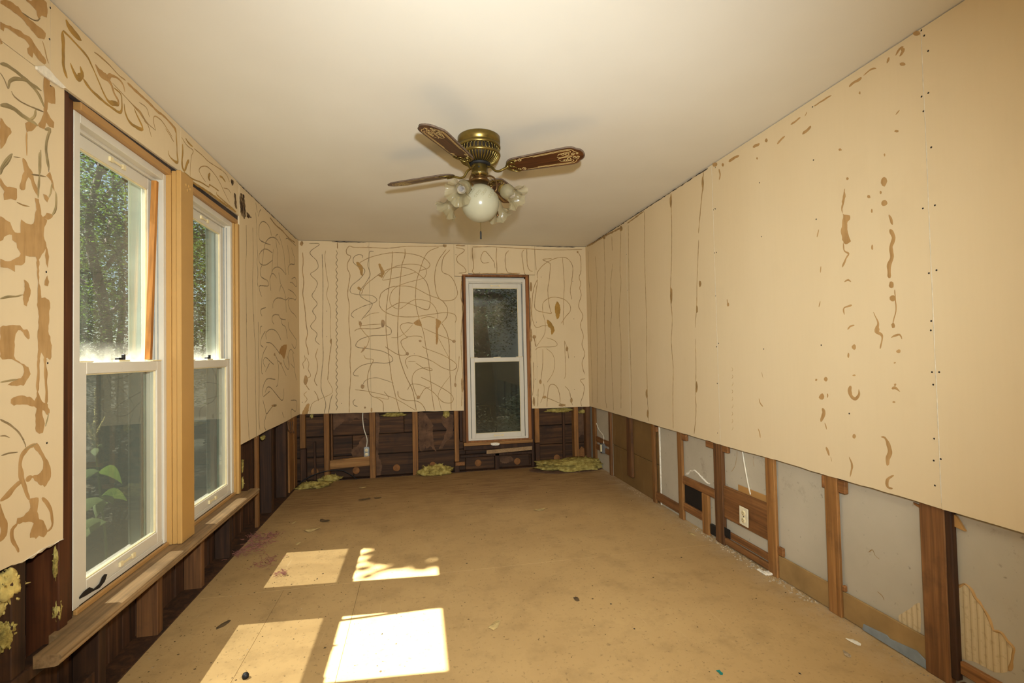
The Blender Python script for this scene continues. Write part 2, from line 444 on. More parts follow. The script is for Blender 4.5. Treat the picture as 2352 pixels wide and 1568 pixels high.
def glass_mat(name, dust, low_dirt=0.0, z0=0.0, speck=0.0):
    """thin window pane: clear with a fresnel reflection and a film of dust"""
    m = Mat(name); m.N.remove(m.b)
    tr = m.node('ShaderNodeBsdfTransparent'); tr.inputs[0].default_value = (0.93, 0.96, 0.94, 1)
    gl = m.node('ShaderNodeBsdfGlossy'); gl.inputs['Roughness'].default_value = 0.015
    fr = m.node('ShaderNodeFresnel')                        # same reflection from both sides of each face
    bf = m.node('ShaderNodeMapRange'); bf.inputs[3].default_value = 1.5; bf.inputs[4].default_value = 1/1.5
    m.link(m.node('ShaderNodeNewGeometry').outputs['Backfacing'], bf.inputs[0]); m.link(bf.outputs[0], fr.inputs[0])
    mu = m.node('ShaderNodeMath', operation='MULTIPLY'); mu.inputs[1].default_value = 1.0; mu.use_clamp = True
    m.link(fr.outputs[0], mu.inputs[0])
    a = m.node('ShaderNodeMixShader'); m.link(mu.outputs[0], a.inputs[0]); m.link(tr.outputs[0], a.inputs[1]); m.link(gl.outputs[0], a.inputs[2])
    df = m.node('ShaderNodeBsdfDiffuse'); df.inputs[0].default_value = srgb(190, 186, 168)
    tl = m.node('ShaderNodeBsdfTranslucent'); tl.inputs[0].default_value = srgb(190, 186, 168)
    d = m.node('ShaderNodeMixShader'); d.inputs[0].default_value = 0.5; m.link(df.outputs[0], d.inputs[1]); m.link(tl.outputs[0], d.inputs[2])
    v = m.coords()
    f = m.ramp(m.noise(v, 6, 6, 0.7), [(0.25, (dust*0.5,)*3 + (1,)), (0.75, (dust*1.5,)*3 + (1,))])
    if speck:
        s = m.ramp(m.noise(v, 260, 2, 0.6), [(0.66, (0, 0, 0, 1)), (0.74, (speck,)*3 + (1,))])
        f = m.mix(1.0, f, s, 'ADD')
    if low_dirt:
        sp = m.node('ShaderNodeSeparateXYZ'); m.link(v, sp.inputs[0])
        mr = m.node('ShaderNodeMapRange'); mr.inputs[1].default_value = z0; mr.inputs[2].default_value = z0 + 0.085
        mr.inputs[3].default_value = 1; mr.inputs[4].default_value = 0
        m.link(sp.outputs[2], mr.inputs[0])
        p = m.node('ShaderNodeMath', operation='POWER'); m.link(mr.outputs[0], p.inputs[0]); p.inputs[1].default_value = 1.6
        q = m.node('ShaderNodeMath', operation='MULTIPLY'); m.link(p.outputs[0], q.inputs[0])
        m.link(m.ramp(m.noise(m.coords((1, 5, 5)), 2, 4, 0.6), [(0.35, (0.15*low_dirt,)*3 + (1,)), (0.65, (low_dirt,)*3 + (1,))]), q.inputs[1])
        f = m.mix(1.0, f, q.outputs[0], 'ADD')
    e = m.node('ShaderNodeMixShader'); m.link(f, e.inputs[0]); m.link(a.outputs[0], e.inputs[1]); m.link(d.outputs[0], e.inputs[2])
    m.link(e.outputs[0], m.out.inputs[0])
    return m.m
M['glass_dusty'] = glass_mat('dusty_upper_pane', 0.020, 0.75, 1.146, 0.10)
M['glass'] = glass_mat('window_pane', 0.006)
def screen_mat(name, clear, c):
    m = Mat(name); m.N.remove(m.b)
    tr = m.node('ShaderNodeBsdfTransparent'); df = m.node('ShaderNodeBsdfDiffuse'); df.inputs[0].default_value = c
    tl = m.node('ShaderNodeBsdfTranslucent'); tl.inputs[0].default_value = c
    dd = m.node('ShaderNodeMixShader'); dd.inputs[0].default_value = 0.5; m.link(df.outputs[0], dd.inputs[1]); m.link(tl.outputs[0], dd.inputs[2])
    a = m.node('ShaderNodeMixShader')
    m.link(m.ramp(m.noise(m.coords((1, 1, 0.3)), 9, 5), [(0.3, (1-clear-0.03,)*3 + (1,)), (0.7, (1-clear+0.03,)*3 + (1,))]), a.inputs[0])
    m.link(tr.outputs[0], a.inputs[1]); m.link(dd.outputs[0], a.inputs[2]); m.link(a.outputs[0], m.out.inputs[0])
    return m.m
M['screen'] = screen_mat('insect_screen_mesh', 0.36, (0.056, 0.055, 0.042, 1))
# fan
m = Mat('antique_brass'); v = m.coords()
c = m.ramp(m.noise(v, 14, 5), [(0.3, srgb(112, 94, 46)), (0.7, srgb(146, 124, 66))])
m.col(c).set(0.32, 0.9, 0.5); M['brass'] = m.m
M['brass_dk'] = mat_plain('dark_brass_recess', srgb(40, 30, 16), 0.5, 0.3, 20, metal=0.3)
M['copper'] = mat_plain('copper_plating', srgb(112, 84, 50), 0.3, 0.2, 20, metal=0.85)
m = Mat('walnut_blade'); v = m.coords((3, 60, 60), world=False); 
c = m.ramp(m.noise(v, 1, 5, 0.6, 0.4), [(0.25, srgb(44, 22, 8)), (0.5, srgb(74, 40, 15)), (0.8, srgb(108, 64, 24))])
m.col(c).set(0.42, 0, 0.35); M['blade'] = m.m
M['blade_edge'] = mat_plain('dusty_blade_edge', srgb(92, 74, 58), 0.7, 0.3, 60)
M['gold'] = mat_plain('gold_scroll_print', srgb(214, 186, 122), 0.45, 0.1, 20, metal=0.1)
def frosted(name, c, trans):
    m = Mat(name); m.col(c).set(0.22, 0, 0.5)
    tl = m.node('ShaderNodeBsdfTranslucent'); tl.inputs[0].default_value = c
    tp = m.node('ShaderNodeBsdfTransparent')
    a = m.node('ShaderNodeMixShader'); a.inputs[0].default_value = 0.35; m.link(m.b.outputs[0], a.inputs[1]); m.link(tl.outputs[0], a.inputs[2])
    b = m.node('ShaderNodeMixShader'); b.inputs[0].default_value = trans; m.link(a.outputs[0], b.inputs[1]); m.link(tp.outputs[0], b.inputs[2])
    m.link(b.outputs[0], m.out.inputs[0]); return m.m
M['shade'] = frosted('iridescent_shade_glass', srgb(160, 148, 112), 0.34)
M['globe'] = frosted('frosted_globe_glass', srgb(184, 177, 148), 0.0)
M['etch'] = mat_plain('etched_clear_scroll', srgb(142, 130, 92), 0.3, 0.1, 30)
m = Mat('clear_bulb'); m.set(0.05, 0, 0.5, Transmission_Weight=0.9); m.b.inputs['Base Color'].default_value = (0.9, 0.9, 0.92, 1); M['bulb'] = m.m
# soft things
m = Mat('glass_wool'); v = m.coords()
c = m.ramp(m.noise(v, 26, 6, 0.7), [(0.28, srgb(90, 74, 40)), (0.5, srgb(166, 146, 76)), (0.75, srgb(214, 196, 120))])
m.col(c).set(0.95, 0, 0.1).bump(m.noise(v, 120, 5, 0.7), 0.9, 0.006); M['wool'] = m.m
M['wool_y'] = mat_plain('bright_glass_wool', srgb(196, 172, 98), 0.95, 0.3, 40, bump=0.8)
M['kraft'] = mat_plain('old_building_paper', srgb(98, 70, 48), 0.9, 0.45, 14)
M['plug'] = mat_plain('wood_plug', srgb(132, 86, 44), 0.85, 0.25, 30)
M['pink'] = mat_plain('pink_fibre', srgb(150, 96, 82), 0.95, 0.25, 60)
M['leafdry'] = mat_plain('dry_leaf', srgb(86, 66, 38), 0.9, 0.4, 40)
M['leafpale'] = mat_plain('pale_dry_leaf', srgb(176, 150, 96), 0.9, 0.3, 40)
M['teal'] = mat_plain('teal_plastic', srgb(20, 120, 108), 0.5, 0.15, 40)
# outdoors
def leaf_mat(name, lo, hi, trans=0.4):
    m = Mat(name); v = m.coords()
    c = m.ramp(m.noise(v, 3.0, 4), [(0.3, lo), (0.7, hi)])
    m.col(c).set(0.65, 0, 0.15)
    tl = m.node('ShaderNodeBsdfTranslucent'); m.link(m.mix(1.0, c, (1.3, 1.5, 0.5, 1), 'MULTIPLY'), tl.inputs[0])
    a = m.node('ShaderNodeMixShader'); a.inputs[0].default_value = trans
    m.link(m.b.outputs[0], a.inputs[1]); m.link(tl.outputs[0], a.inputs[2]); m.link(a.outputs[0], m.out.inputs[0])
    return m.m
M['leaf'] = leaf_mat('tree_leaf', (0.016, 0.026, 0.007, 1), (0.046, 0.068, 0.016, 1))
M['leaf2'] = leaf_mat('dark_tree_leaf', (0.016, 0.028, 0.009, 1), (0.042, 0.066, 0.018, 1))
M['leaf3'] = leaf_mat('shaded_tree_leaf', (0.008, 0.012, 0.005, 1), (0.018, 0.026, 0.010, 1), 0.15)  # near-black copy of the tree leaf, shade put into its colour
M['weedflower'] = mat_plain('weed_flower', srgb(176, 164, 96), 0.8, 0.2, 30)
M['weed'] = leaf_mat('weed_leaf', (0.12, 0.16, 0.05, 1), (0.18, 0.23, 0.08, 1), 0.40)
M['bark'] = mat_plain('bark', srgb(58, 46, 36), 0.95, 0.35, 12, bump=0.6)
M['soil'] = mat_plain('shaded_leafy_ground', srgb(58, 56, 40), 0.95, 0.4, 2.5)  # leafy soil, its dark tone includes painted-in tree shade
M['siding'] = mat_plain('grey_siding', srgb(104, 106, 98), 0.7, 0.1, 3)
M['ext'] = mat_plain('pale_green_exterior_trim', srgb(140, 148, 132), 0.6, 0.12, 8)
M['roof'] = mat_plain('roof_shingle', srgb(60, 58, 56), 0.9, 0.3, 10)
# ---------------------------------------------------------------- floor and ceiling
def jit(a): return rnd.uniform(-a, a)
mb = MB().box((XL - 0.17, YF - 0.05, -0.12), (XR + 0.16, YB + 0.16, -0.014))
floor = tag(build(mb, 'floor', M['gap']), 'bare tan particle board subfloor with seams and scattered debris', 'floor', kind='structure')
fs = onF(468, 1362); ft = onF(1097, 1318); seam_y = 0.5*(fs.y + ft.y)
x1 = onF(652, 1357).x; x1b = onF(529, 1566).x; xs = 0.5*(x1 + x1b)
x2 = onF(826, 1345).x
far_y = onF(1170, 1140).y
g = 0.0006
sheets = [((XL - 0.16, YF), (xs - g, seam_y - g), 'floor'), ((xs + g, YF), (x2 - g, seam_y - g), 'floor'),
          ((x2 + g, YF), (XR + 0.15, seam_y - g), 'floor'), ((XL - 0.16, seam_y + g), (XR + 0.15, YB + 0.15), 'floor')]
for a, b, mt in sheets:
    build(MB().cbox((a[0], a[1], -0.0135), (b[0], b[1], 0.0), 0.0004), 'floor_sheet', M[mt], floor)
mb = MB().box((XL - 0.17, YF - 0.05, H + 0.0), (XR + 0.16, YB + 0.16, H + 0.09))
ceiling = tag(build(mb, 'ceiling', M['ceiling']), 'smooth warm white painted ceiling', 'ceiling', kind='structure')

NL, NR, NB = Vector((1, 0, 0)), Vector((-1, 0, 0)), Vector((0, -1, 0))
T = 0.0125                                                    # drywall thickness

def panel(parent, poly, d, mat='drywall', name='drywall_panel'):
    return build(MB().prism(poly, d), name, M[mat], parent)
def stud(parent, a, b, mat='stud', name='stud', c=0.003):
    return build(MB().cbox(a, b, c), name, M[mat], parent)

# ---------------------------------------------------------------- right wall
mb = MB().box((XR + 0.075, YF, -0.014), (XR + 0.15, YB + 0.15, H))
wall_right = tag(build(mb, 'wall_right', M['gap']), 'long tan drywall wall cut off above bare studs, right of the fan', 'wall', kind='structure')
zr = 0.594
seams = [YB, 3.7818, 2.5628, 1.3438, 0.1248, -1.0942, YF]
for k in range(len(seams) - 1):
    y1, y0 = seams[k] - (0.0008 if k else 0), seams[k+1] + 0.0008
    bot = []
    n = max(2, int((y1 - y0)/0.05))
    for i in range(n + 1):
        y = y0 + (y1 - y0)*i/n
        bot.append(Vector((XR, y, zr + 0.006*noise.noise(Vector((y*2.2, 3, 0))) + 0.0015*jit(1))))
    poly = bot + [Vector((XR, y1, H - 0.004)), Vector((XR, y0, H - 0.004))]
    p = panel(wall_right, poly, (T, 0, 0))
    if k == 0: rp = [p]
    else: rp.append(p)
def rpanel(y):
    for k in range(len(seams) - 1):
        if y > seams[k+1]: return rp[k]
    return rp[-1]
# panels seen behind the studs
def rb(y0, y1, z0, z1, mat, name, o=0.037, th=0.02):
    return build(MB().cbox((XR + o, y0, z0), (XR + o + th, y1, z1), 0.001), name, M[mat], wall_right)
rb(3.372, 4.262, 0.292, 0.75, 'hardboard', 'hardboard_panel')
rb(3.372, 4.262, 0.0, 0.288, 'hardboard', 'hardboard_panel', 0.0375)
rb(4.264, YB + 0.1, 0.0, 0.75, 'plaster', 'plaster_panel')
rb(2.60, 3.355, 0.0, 0.75, 'plaster', 'plaster_panel')
rb(1.38, 2.598, 0.0, 0.75, 'plaster', 'plaster_panel')
rb(YF, 1.378, 0.0, 0.75, 'plaster', 'plaster_panel')
rb(3.357, 3.371, 0.0, 0.75, 'chip', 'joint_strip', 0.032, 0.02)
def rs(y0, y1, z0, z1, mat='stud', name='stud', o=T, dp=0.023):
    return stud(wall_right, (XR + o, y0, z0), (XR + o + dp, y1, z1), mat, name)
rs(4.262, 4.302, 0.0, 0.62, 'stud_dk', dp=0.023); rs(3.815, 3.905, 0.092, 0.62, 'stud_dk', dp=0.023); rs(3.408, 3.452, 0.0, 0.62, dp=0.020)
rs(3.022, 3.075, 0.0, 0.62, dp=0.020); rs(2.577, 2.658, 0.0, 0.62, 'stud_dk', dp=0.023); rs(2.149, 2.212, 0.0, 0.62, dp=0.018)
rs(1.778, 1.843, 0.0, 0.62, dp=0.016); rs(1.348, 1.432, 0.0, 0.62, 'stud_dk', dp=0.023)
rs(1.326, 1.3475, 0.03, 0.62, 'stud_bk', dp=0.023); rs(0.90, 0.96, 0.0, 0.62); rs(0.45, 0.51, 0.0, 0.62); rs(-0.3, -0.24, 0.0, 0.62)
rs(4.66, 4.735, 0.0, 0.62, 'stud', dp=0.023)
# blocking, nailers and stub blocks between the studs
rs(4.303, 4.659, 0.252, 0.303, 'stud_h', 'nailer', T + 0.006, 0.016); rs(4.303, 4.659, 0.175, 0.226, 'stud_h', 'nailer', T + 0.006, 0.016)
rs(2.965, 3.021, 0.542, 0.585, 'stud_h', 'stub_block', T + 0.003, 0.020)
rs(2.659, 2.74, 0.548, 0.588, 'stud_h', 'stub_block', T + 0.003, 0.020); rs(2.522, 2.576, 0.548, 0.588, 'stud_h', 'stub_block', T + 0.003, 0.020)
rs(1.844, 1.860, 0.53, 0.585, 'stud_h', 'stub_block', T + 0.003, 0.020); rs(1.740, 1.777, 0.53, 0.585, 'stud_h', 'stub_block', T + 0.003, 0.020)
rs(3.375, 3.407, 0.54, 0.58, 'stud_h', 'stub_block', T + 0.003, 0.020)
rs(1.762, 1.777, 0.115, 0.14, 'stud_h', 'stub_block', T + 0.006, 0.016); rs(2.115, 2.148, 0.118, 0.16, 'stud_h', 'stub_block', T + 0.006, 0.016)
rs(3.076, 3.407, 0.028, 0.088, 'stud_h', 'sole_plate', T + 0.002, 0.020)
rs(2.659, 3.021, 0.250, 0.300, 'stud_h', 'blocking', T + 0.0005, 0.022); rs(2.80, 3.021, 0.072, 0.120, 'stud_h', 'blocking', T + 0.002, 0.020)
rs(2.73, 2.798, 0.0, 0.249, 'stud', 'short_stud', T + 0.001, 0.020)
build(MB().box((XR + 0.030, 2.795, 0.121), (XR + 0.0365, 3.02, 0.249)), 'vent_opening', M['black'], wall_right)
build(MB().cbox((XR + T + 0.006, 2.213, 0.165), (XR + T + 0.018, 2.576, 0.352), 0.002), 'backing_board', M['stud_h'], wall_right)
build(MB().cbox((XR + T + 0.0185, 2.213, 0.345), (XR + T + 0.024, 2.46, 0.386), 0.002), 'ledger_strip', M['amber_y'], wall_right)
rs(2.213, 2.576, 0.058, 0.094, 'stud_h', 'bottom_rail', T + 0.006, 0.016); rs(2.213, 2.576, 0.012, 0.046, 'stud_h', 'bottom_rail', T + 0.003, 0.020)
build(MB().cbox((XR + T + 0.002, 2.52, 0.058), (XR + T + 0.0055, 2.576, 0.11), 0.002), 'metal_clip', M['black'], wall_right)
build(MB().cbox((XR + T + 0.004, 2.659, 0.02), (XR + T + 0.022, 2.72, 0.08), 0.002), 'metal_clip', M['black'], wall_right)
for y0, y1, z1 in ((1.844, 2.148, 0.115), (1.433, 1.777, 0.112)):
    build(MB().cbox((XR + T + 0.010, y0, 0.004), (XR + T + 0.020, y1, z1), 0.002), 'base_board', M['basebd'], wall_right)
rs(0.961, 1.325, 0.055, 0.098, 'stud_h', 'base_rail', T + 0.008, 0.016); rs(0.961, 1.325, 0.0, 0.03, 'stud_dk', 'sole_plate', T + 0.002, 0.022)
pts = [onR(px, py, T + 0.004) for px, py in ((1983, 1433), (2035.6, 1458), (2042, 1466), (2104, 1494), (2144, 1528), (2180, 1560), (2147, 1565), (2038.7, 1487.6), (1981, 1452))]
pts = [Vector((XR + T + 0.004, min(p.y, 1.765) if p.y > 1.44 else 1.4335, max(0.001 + 0.0005*k, p.z))) for k, p in enumerate(pts) if p.y > 1.40]
build(MB().prism(pts, (0.004, 0, 0)), 'painted_strip', M['bluegrey'], wall_right)
# broken slivers, torn wallpaper windows in the plaster
mb = MB().prism([onR(2188, 1180, 0.026), onR(2196, 1185, 0.026), onR(2217, 1220, 0.026), onR(2188, 1207, 0.026)], (0.008, 0, 0))
build(mb, 'wood_splinter', M['amber_y'], wall_right)
mb = MB().prism([onR(2097, 1153, 0.030), onR(2112, 1160, 0.030), onR(2112, 1166, 0.030), onR(2099, 1158, 0.030)], (0.006, 0, 0))
build(mb, 'wood_splinter', M['stud_h'], wall_right)
mb = MB()
outl = [(2188, 1353), (2205, 1345), (2217, 1340), (2232, 1355), (2240, 1372), (2255, 1390), (2268, 1412), (2280, 1442), (2283, 1448), (2300, 1452), (2312, 1470), (2328, 1487), (2326, 1510), (2318, 1540), (2290, 1545), (2240, 1520), (2188, 1497)]
patch(mb, [onR(a, b, 0.037) for a, b in outl], NR, 0.0012, 0.003)
build(mb, 'exposed_wallpaper', M['wallpaper'], wall_right)
mb = MB(); bead(mb, [onR(a, b, 0.037) for a, b in outl[:14]], NR, 0.009, 0.004, 0.006, 0.5, 3)
build(mb, 'torn_plaster_edge', M['torn'], wall_right)
outl = [(2064, 1415), (2078, 1405), (2092, 1396), (2114, 1385), (2114, 1458), (2090, 1440), (2068, 1428)]
mb = MB(); patch(mb, [onR(a, b, 0.037) for a, b in outl], NR, 0.0012, 0.003)
build(mb, 'exposed_wallpaper', M['wallpaper'], wall_right)
mb = MB(); bead(mb, [onR(1340 + x/4.356, 900 + y/4.356, 0.037) for x, y in ((1020, 830), (1060, 800), (1100, 785), (1140, 805), (1190, 860), (1240, 910), (1270, 920))], NR, 0.010, 0.006, 0.006, 0.9, 4)
build(mb, 'plaster_crack', M['chip'], wall_right)
for k, pts in enumerate((((1680, 1083), (1688, 1070), (1692, 1050), (1693, 1034)), ((1732, 1072), (1730, 1058), (1732, 1046)), ((1995, 1268), (2004, 1262), (2010, 1275), (2020, 1284)), ((2015, 1358), (2026, 1368), (2031, 1378)))):
    mb = MB(); bead(mb, [onR(a, b, 0.037) for a, b in pts], NR, 0.0025, 0.0008, 0.006, 0.6, k)
    build(mb, 'plaster_crack', M['basebd'], wall_right)
# ragged plaster dust along the base
mb = MB()
for k in range(900):
    y = rnd.uniform(1.1, 4.4); s = rnd.uniform(0.0015, 0.007)*(0.6 + 0.7*(1.9 < y < 2.9))
    p = Vector((XR + rnd.gauss(0.0, 0.018), y, 0))
    a = rnd.uniform(0, 6)
    q = [p + Vector((cos(a + t)*s*rnd.uniform(.5, 1.2), sin(a + t)*s*rnd.uniform(.5, 1.2), 0.0004)) for t in (0, 1.4, 2.9, 4.4)]
    mb.add(q + [p + Vector((0, 0, s*0.7))], [(0, 1, 4), (1, 2, 4), (2, 3, 4), (3, 0, 4)])
tag(build(mb, 'plaster_crumbs', M['dust'], wall_right), kind='stuff')

# ---------------------------------------------------------------- back wall
WX0, WX1, WZ0, WZ1 = 0.452, 1.104, 0.285, 1.935               # rough opening of the back window
mb = MB()
for a, b in (((XL - 0.17, -0.014), (WX0, H)), ((WX1, -0.014), (XR + 0.15, H)), ((WX0, -0.014), (WX1, WZ0)), ((WX0, WZ1), (WX1, H))):
    mb.box((a[0], YB + 0.118, a[1]), (b[0], YB + 0.16, b[1]))
wall_back = tag(build(mb, 'wall_back', M['gap']), 'far wall with swirling glue marks and a narrow white window', 'wall', kind='structure')
# sheathing boards behind the studs
zz = [-0.005, 0.208, 0.402, 0.594, 0.79]
for k in range(4):
    for (xa, xb) in ((XL - 0.16, WX0 - 0.001), (WX1 + 0.001, XR + 0.148)):
        sp = rnd.uniform(0.3, 0.7); xm = xa + (xb - xa)*sp
        cuts = [(xa, xb)] if xb - xa < 1 else [(xa, xm - 0.001), (xm + 0.001, xb)]
        for c0, c1 in cuts:
            build(MB().cbox((c0, YB + 0.098 + jit(0.002), zz[k] + 0.003), (c1, YB + 0.117, zz[k+1] - 0.003), 0.004), 'sheathing_board', M['sheath'], wall_back)
build(MB().cbox((WX0, YB + 0.098, 0.0), (0.78, YB + 0.117, 0.205), 0.004), 'sheathing_board', M['sheath'], wall_back)
build(MB().cbox((0.782, YB + 0.098, 0.0), (WX1, YB + 0.117, 0.205), 0.004), 'sheathing_board', M['sheath'], wall_back)
def bs(x0, x1, z0, z1, mat='stud', name='stud', o=T, dp=0.085):
    return stud(wall_back, (x0, YB + o, z0), (x1, YB + o + dp, z1), mat, name)
bs(-0.873, -0.825, 0.0, 0.66); bs(-0.463, -0.409, 0.0, 0.66); bs(-0.064, -0.012, 0.0, 0.66)
bs(0.340, 0.382, 0.105, 0.66, 'stud', dp=0.05); bs(0.335, 0.385, 0.0, 0.10, 'stud_bk')
bs(0.392, 0.420, 0.30, 0.66, 'stud_bk', 'jack_stud'); bs(0.4215, 0.4505, 0.29, 2.0, 'stud_dk', 'jack_stud'); bs(1.1155, 1.150, 0.67, 2.0, 'stud_dk', 'jack_stud', T, 0.10); bs(0.4215, 1.150, 2.001, 2.04, 'stud_x', 'header'); bs(-1.083, -1.036, 0.315, 0.66, 'stud', dp=0.05); bs(-1.08, -1.03, 0.0, 0.31, 'stud_bk', dp=0.05)
bs(1.152, 1.198, 0.245, 0.66, 'stud', dp=0.05); bs(1.155, 1.200, 0.0, 0.24, 'stud_bk', dp=0.06); bs(1.118, 1.146, 0.0, 0.66, 'stud_bk', 'jack_stud', T + 0.03, 0.05)
bs(1.566, 1.612, 0.0, 0.66, 'stud'); bs(1.695, 1.745, 0.0, 0.66, 'stud_dk', 'corner_post'); bs(1.46, 1.485, 0.0, 0.66, 'stud_bk', 'cleat', 0.07, 0.027)
bs(-0.815, -0.800, 0.12, 0.62, 'stud_dk', 'cleat', 0.04, 0.05); bs(-0.975, -0.955, 0.0, 0.36, 'stud_bk', 'cleat', 0.07, 0.027)
mb = MB().prism([Vector((-0.823, YB + 0.030, z)) for z in (0.106,)] + [Vector((-0.466, YB + 0.030, 0.118)), Vector((-0.466, YB + 0.030, 0.206)), Vector((-0.823, YB + 0.030, 0.186))], (0, 0.04, 0))
build(mb, 'blocking', M['stud_x'], wall_back)
# under the window: sill, apron, cripple and a loose looking board
build(MB().cbox((0.43, YB + T - 0.004, 0.252), (1.125, YB + 0.10, 0.284), 0.004), 'rough_sill', M['stud_x'], wall_back)
build(MB().cbox((0.43, YB + 0.03, 0.205), (1.125, YB + 0.09, 0.250), 0.004), 'sill_plate', M['stud_bk'], wall_back)
mb = MB().prism([Vector((0.653, YB + 0.014, 0.163)), Vector((1.115, YB + 0.014, 0.176)), Vector((1.118, YB + 0.014, 0.214)), Vector((0.655, YB + 0.014, 0.200))], (0, 0.014, 0))
build(mb, 'lath_strip', M['stool'], wall_back)
bs(0.74, 0.785, 0.0, 0.16, 'stud_bk', 'cripple_stud', 0.03, 0.06); bs(0.392, 1.118, 0.135, 0.162, 'stud_bk', 'ledger', 0.03, 0.06)
bs(0.345, 0.435, 0.065, 0.100, 'stud_h', 'stub_block', 0.008, 0.02)
# insulation blow-in holes plugged with wooden discs
for px, py in ((723, 1083), (818, 1080), (911, 1074), (994, 1068), (1279, 1051)):
    p = onB(px, py, 0.097); mb = MB()
    mb.lathe([(0.0, 0.006), (0.030, 0.006), (0.034, 0.003), (0.034, 0.0)], n=20)
    mb.xform(Matrix.Translation(p) @ Matrix.Rotation(pi/2, 4, 'X'))
    build(mb, 'hole_plug', M['plug'], wall_back)
for px, py in ((1098, 1063), (1188, 1059)):
    p = onB(px, py, 0.097); mb = MB()
    mb.lathe([(0.0, 0.006), (0.030, 0.006), (0.034, 0.003), (0.034, 0.0)], n=20)
    mb.xform(Matrix.Translation(p) @ Matrix.Rotation(pi/2, 4, 'X'))
    build(mb, 'hole_plug', M['plug'], wall_back)
mb = MB().prism([onB(a, b, 0.088) for a, b in ((1327, 1036), (1336, 1025), (1345, 1032), (1343, 1048), (1335, 1053), (1327, 1046))], (0, 0.008, 0))
build(mb, 'hole_plug', M['plug'], wall_back)
# ragged flaps of old building paper
C6 = lambda pts, o: [onB(640 + x/5.6, 900 + y/5.6, o) for x, y in pts]
flaps = [[(690, 270), (1165, 270), (1165, 370), (1120, 330), (1060, 360), (1000, 330), (960, 350), (930, 400), (880, 370), (830, 380), (800, 420), (740, 450), (700, 480)],
         [(1080, 590), (1160, 560), (1165, 840), (1080, 850), (970, 850), (930, 780), (960, 720), (1010, 700), (1040, 650)],
         [(1245, 270), (1300, 330), (1290, 560), (1280, 800), (1330, 950), (1300, 1090), (1248, 1090)],
         [(1800, 270), (1900, 290), (1890, 420), (1900, 600), (1880, 730), (1810, 740)], [(1900, 300), (1980, 420), (1985, 560), (2000, 700), (2030, 760), (1990, 740), (1950, 700), (1890, 720), (1900, 500)],
         [(2110, 290), (2240, 300), (2235, 560), (2150, 640), (2110, 720), (2060, 730), (2120, 600), (2160, 480), (2100, 400)]]
for k, fl in enumerate(flaps):
    mb = MB(); pp = C6(fl, 0.088); patch(mb, pp, NB, 0.0, 0.012, k)
    for i, v in enumerate(mb.v): v.y += 0.010*noise.noise(v*14)
    build(mb, 'building_paper_flap', M['kraft'], wall_back)
C7 = lambda pts, o: [onB(1000 + x/4.9, 900 + y/4.9, o) for x, y in pts]
for k, fl in enumerate([[(1610, 180), (1690, 180), (1690, 470), (1640, 480), (1610, 500)], [(730, 720), (860, 730), (880, 770), (800, 800), (740, 790)]]):
    mb = MB(); patch(mb, C7(fl, 0.09), NB, 0, 0.01, k + 9)
    build(mb, 'building_paper_flap', M['kraft'], wall_back)
build(MB().box((XL - 0.15, YB + 0.02, 0.0), (WX0, YB + 0.097, 0.006)), 'sole_plate', M['stud_bk'], wall_back)
build(MB().box((WX0, YB + 0.02, 0.0), (XR + 0.05, YB + 0.097, 0.006)), 'sole_plate', M['stud_bk'], wall_back)
# drywall panels of the back wall
def bpanel(x0, x1, z0l, z0r, z1=H - 0.004, rag=0.003):
    n = max(2, int((x1 - x0)/0.03)); bot = []
    for i in range(n + 1):
        x = x0 + (x1 - x0)*i/n
        bot.append(Vector((x, YB, z0l + (z0r - z0l)*i/n + rag*noise.noise(Vector((x*9, 1, 4))))))
    return panel(wall_back, bot + [Vector((x1, YB, z1)), Vector((x0, YB, z1))], (0, T, 0))
xseam = onB(850, 750).x; xhl = onB(1043, 600).x; xh2 = onB(1075, 600).x; xh3 = onB(1228, 600).x; xwl = onB(1063, 800).x; xwr = onB(1219, 800).x
bp1 = bpanel(XL, xseam - 0.0008, 0.634, 0.622); bp2 = bpanel(xseam + 0.0008, xhl - 0.0008, 0.622, 0.604)
bp2b = bpanel(xhl, xwl, 0.604, 0.602, 1.925, 0.001)
bp3 = bpanel(xhl + 0.0008, xh2 - 0.0008, 1.930, 1.930, rag=0.001); bp4 = bpanel(xh2 + 0.0008, xh3 - 0.0008, 1.955, 1.948, rag=0.002)
bp5 = bpanel(xh3 + 0.0008, XR, 0.592, 0.588); bp5b = bpanel(xwr, xh3, 0.594, 0.592, 1.945, 0.001)

# ---------------------------------------------------------------- left wall
NW = (1.82, 2.42); FW = (2.605, 3.205)                        # near and far window frames, along y
mb = MB()
for y0, y1, z0, z1 in ((YF, NW[0] + 0.010, -0.014, H), (FW[1] - 0.010, YB + 0.16, -0.014, H), (NW[0] + 0.010, FW[1] - 0.010, -0.014, 0.345),
                       (NW[0] + 0.010, FW[1] - 0.010, 2.06, H), (NW[1] - 0.010, FW[0] + 0.010, 0.345, 2.06)):
    mb.box((XL - 0.118, y0, z0), (XL - 0.17, y1, z1))
wall_left = tag(build(mb, 'wall_left', M['gap']), 'window wall with torn drywall and dark boards below, left side', 'wall', kind='structure')
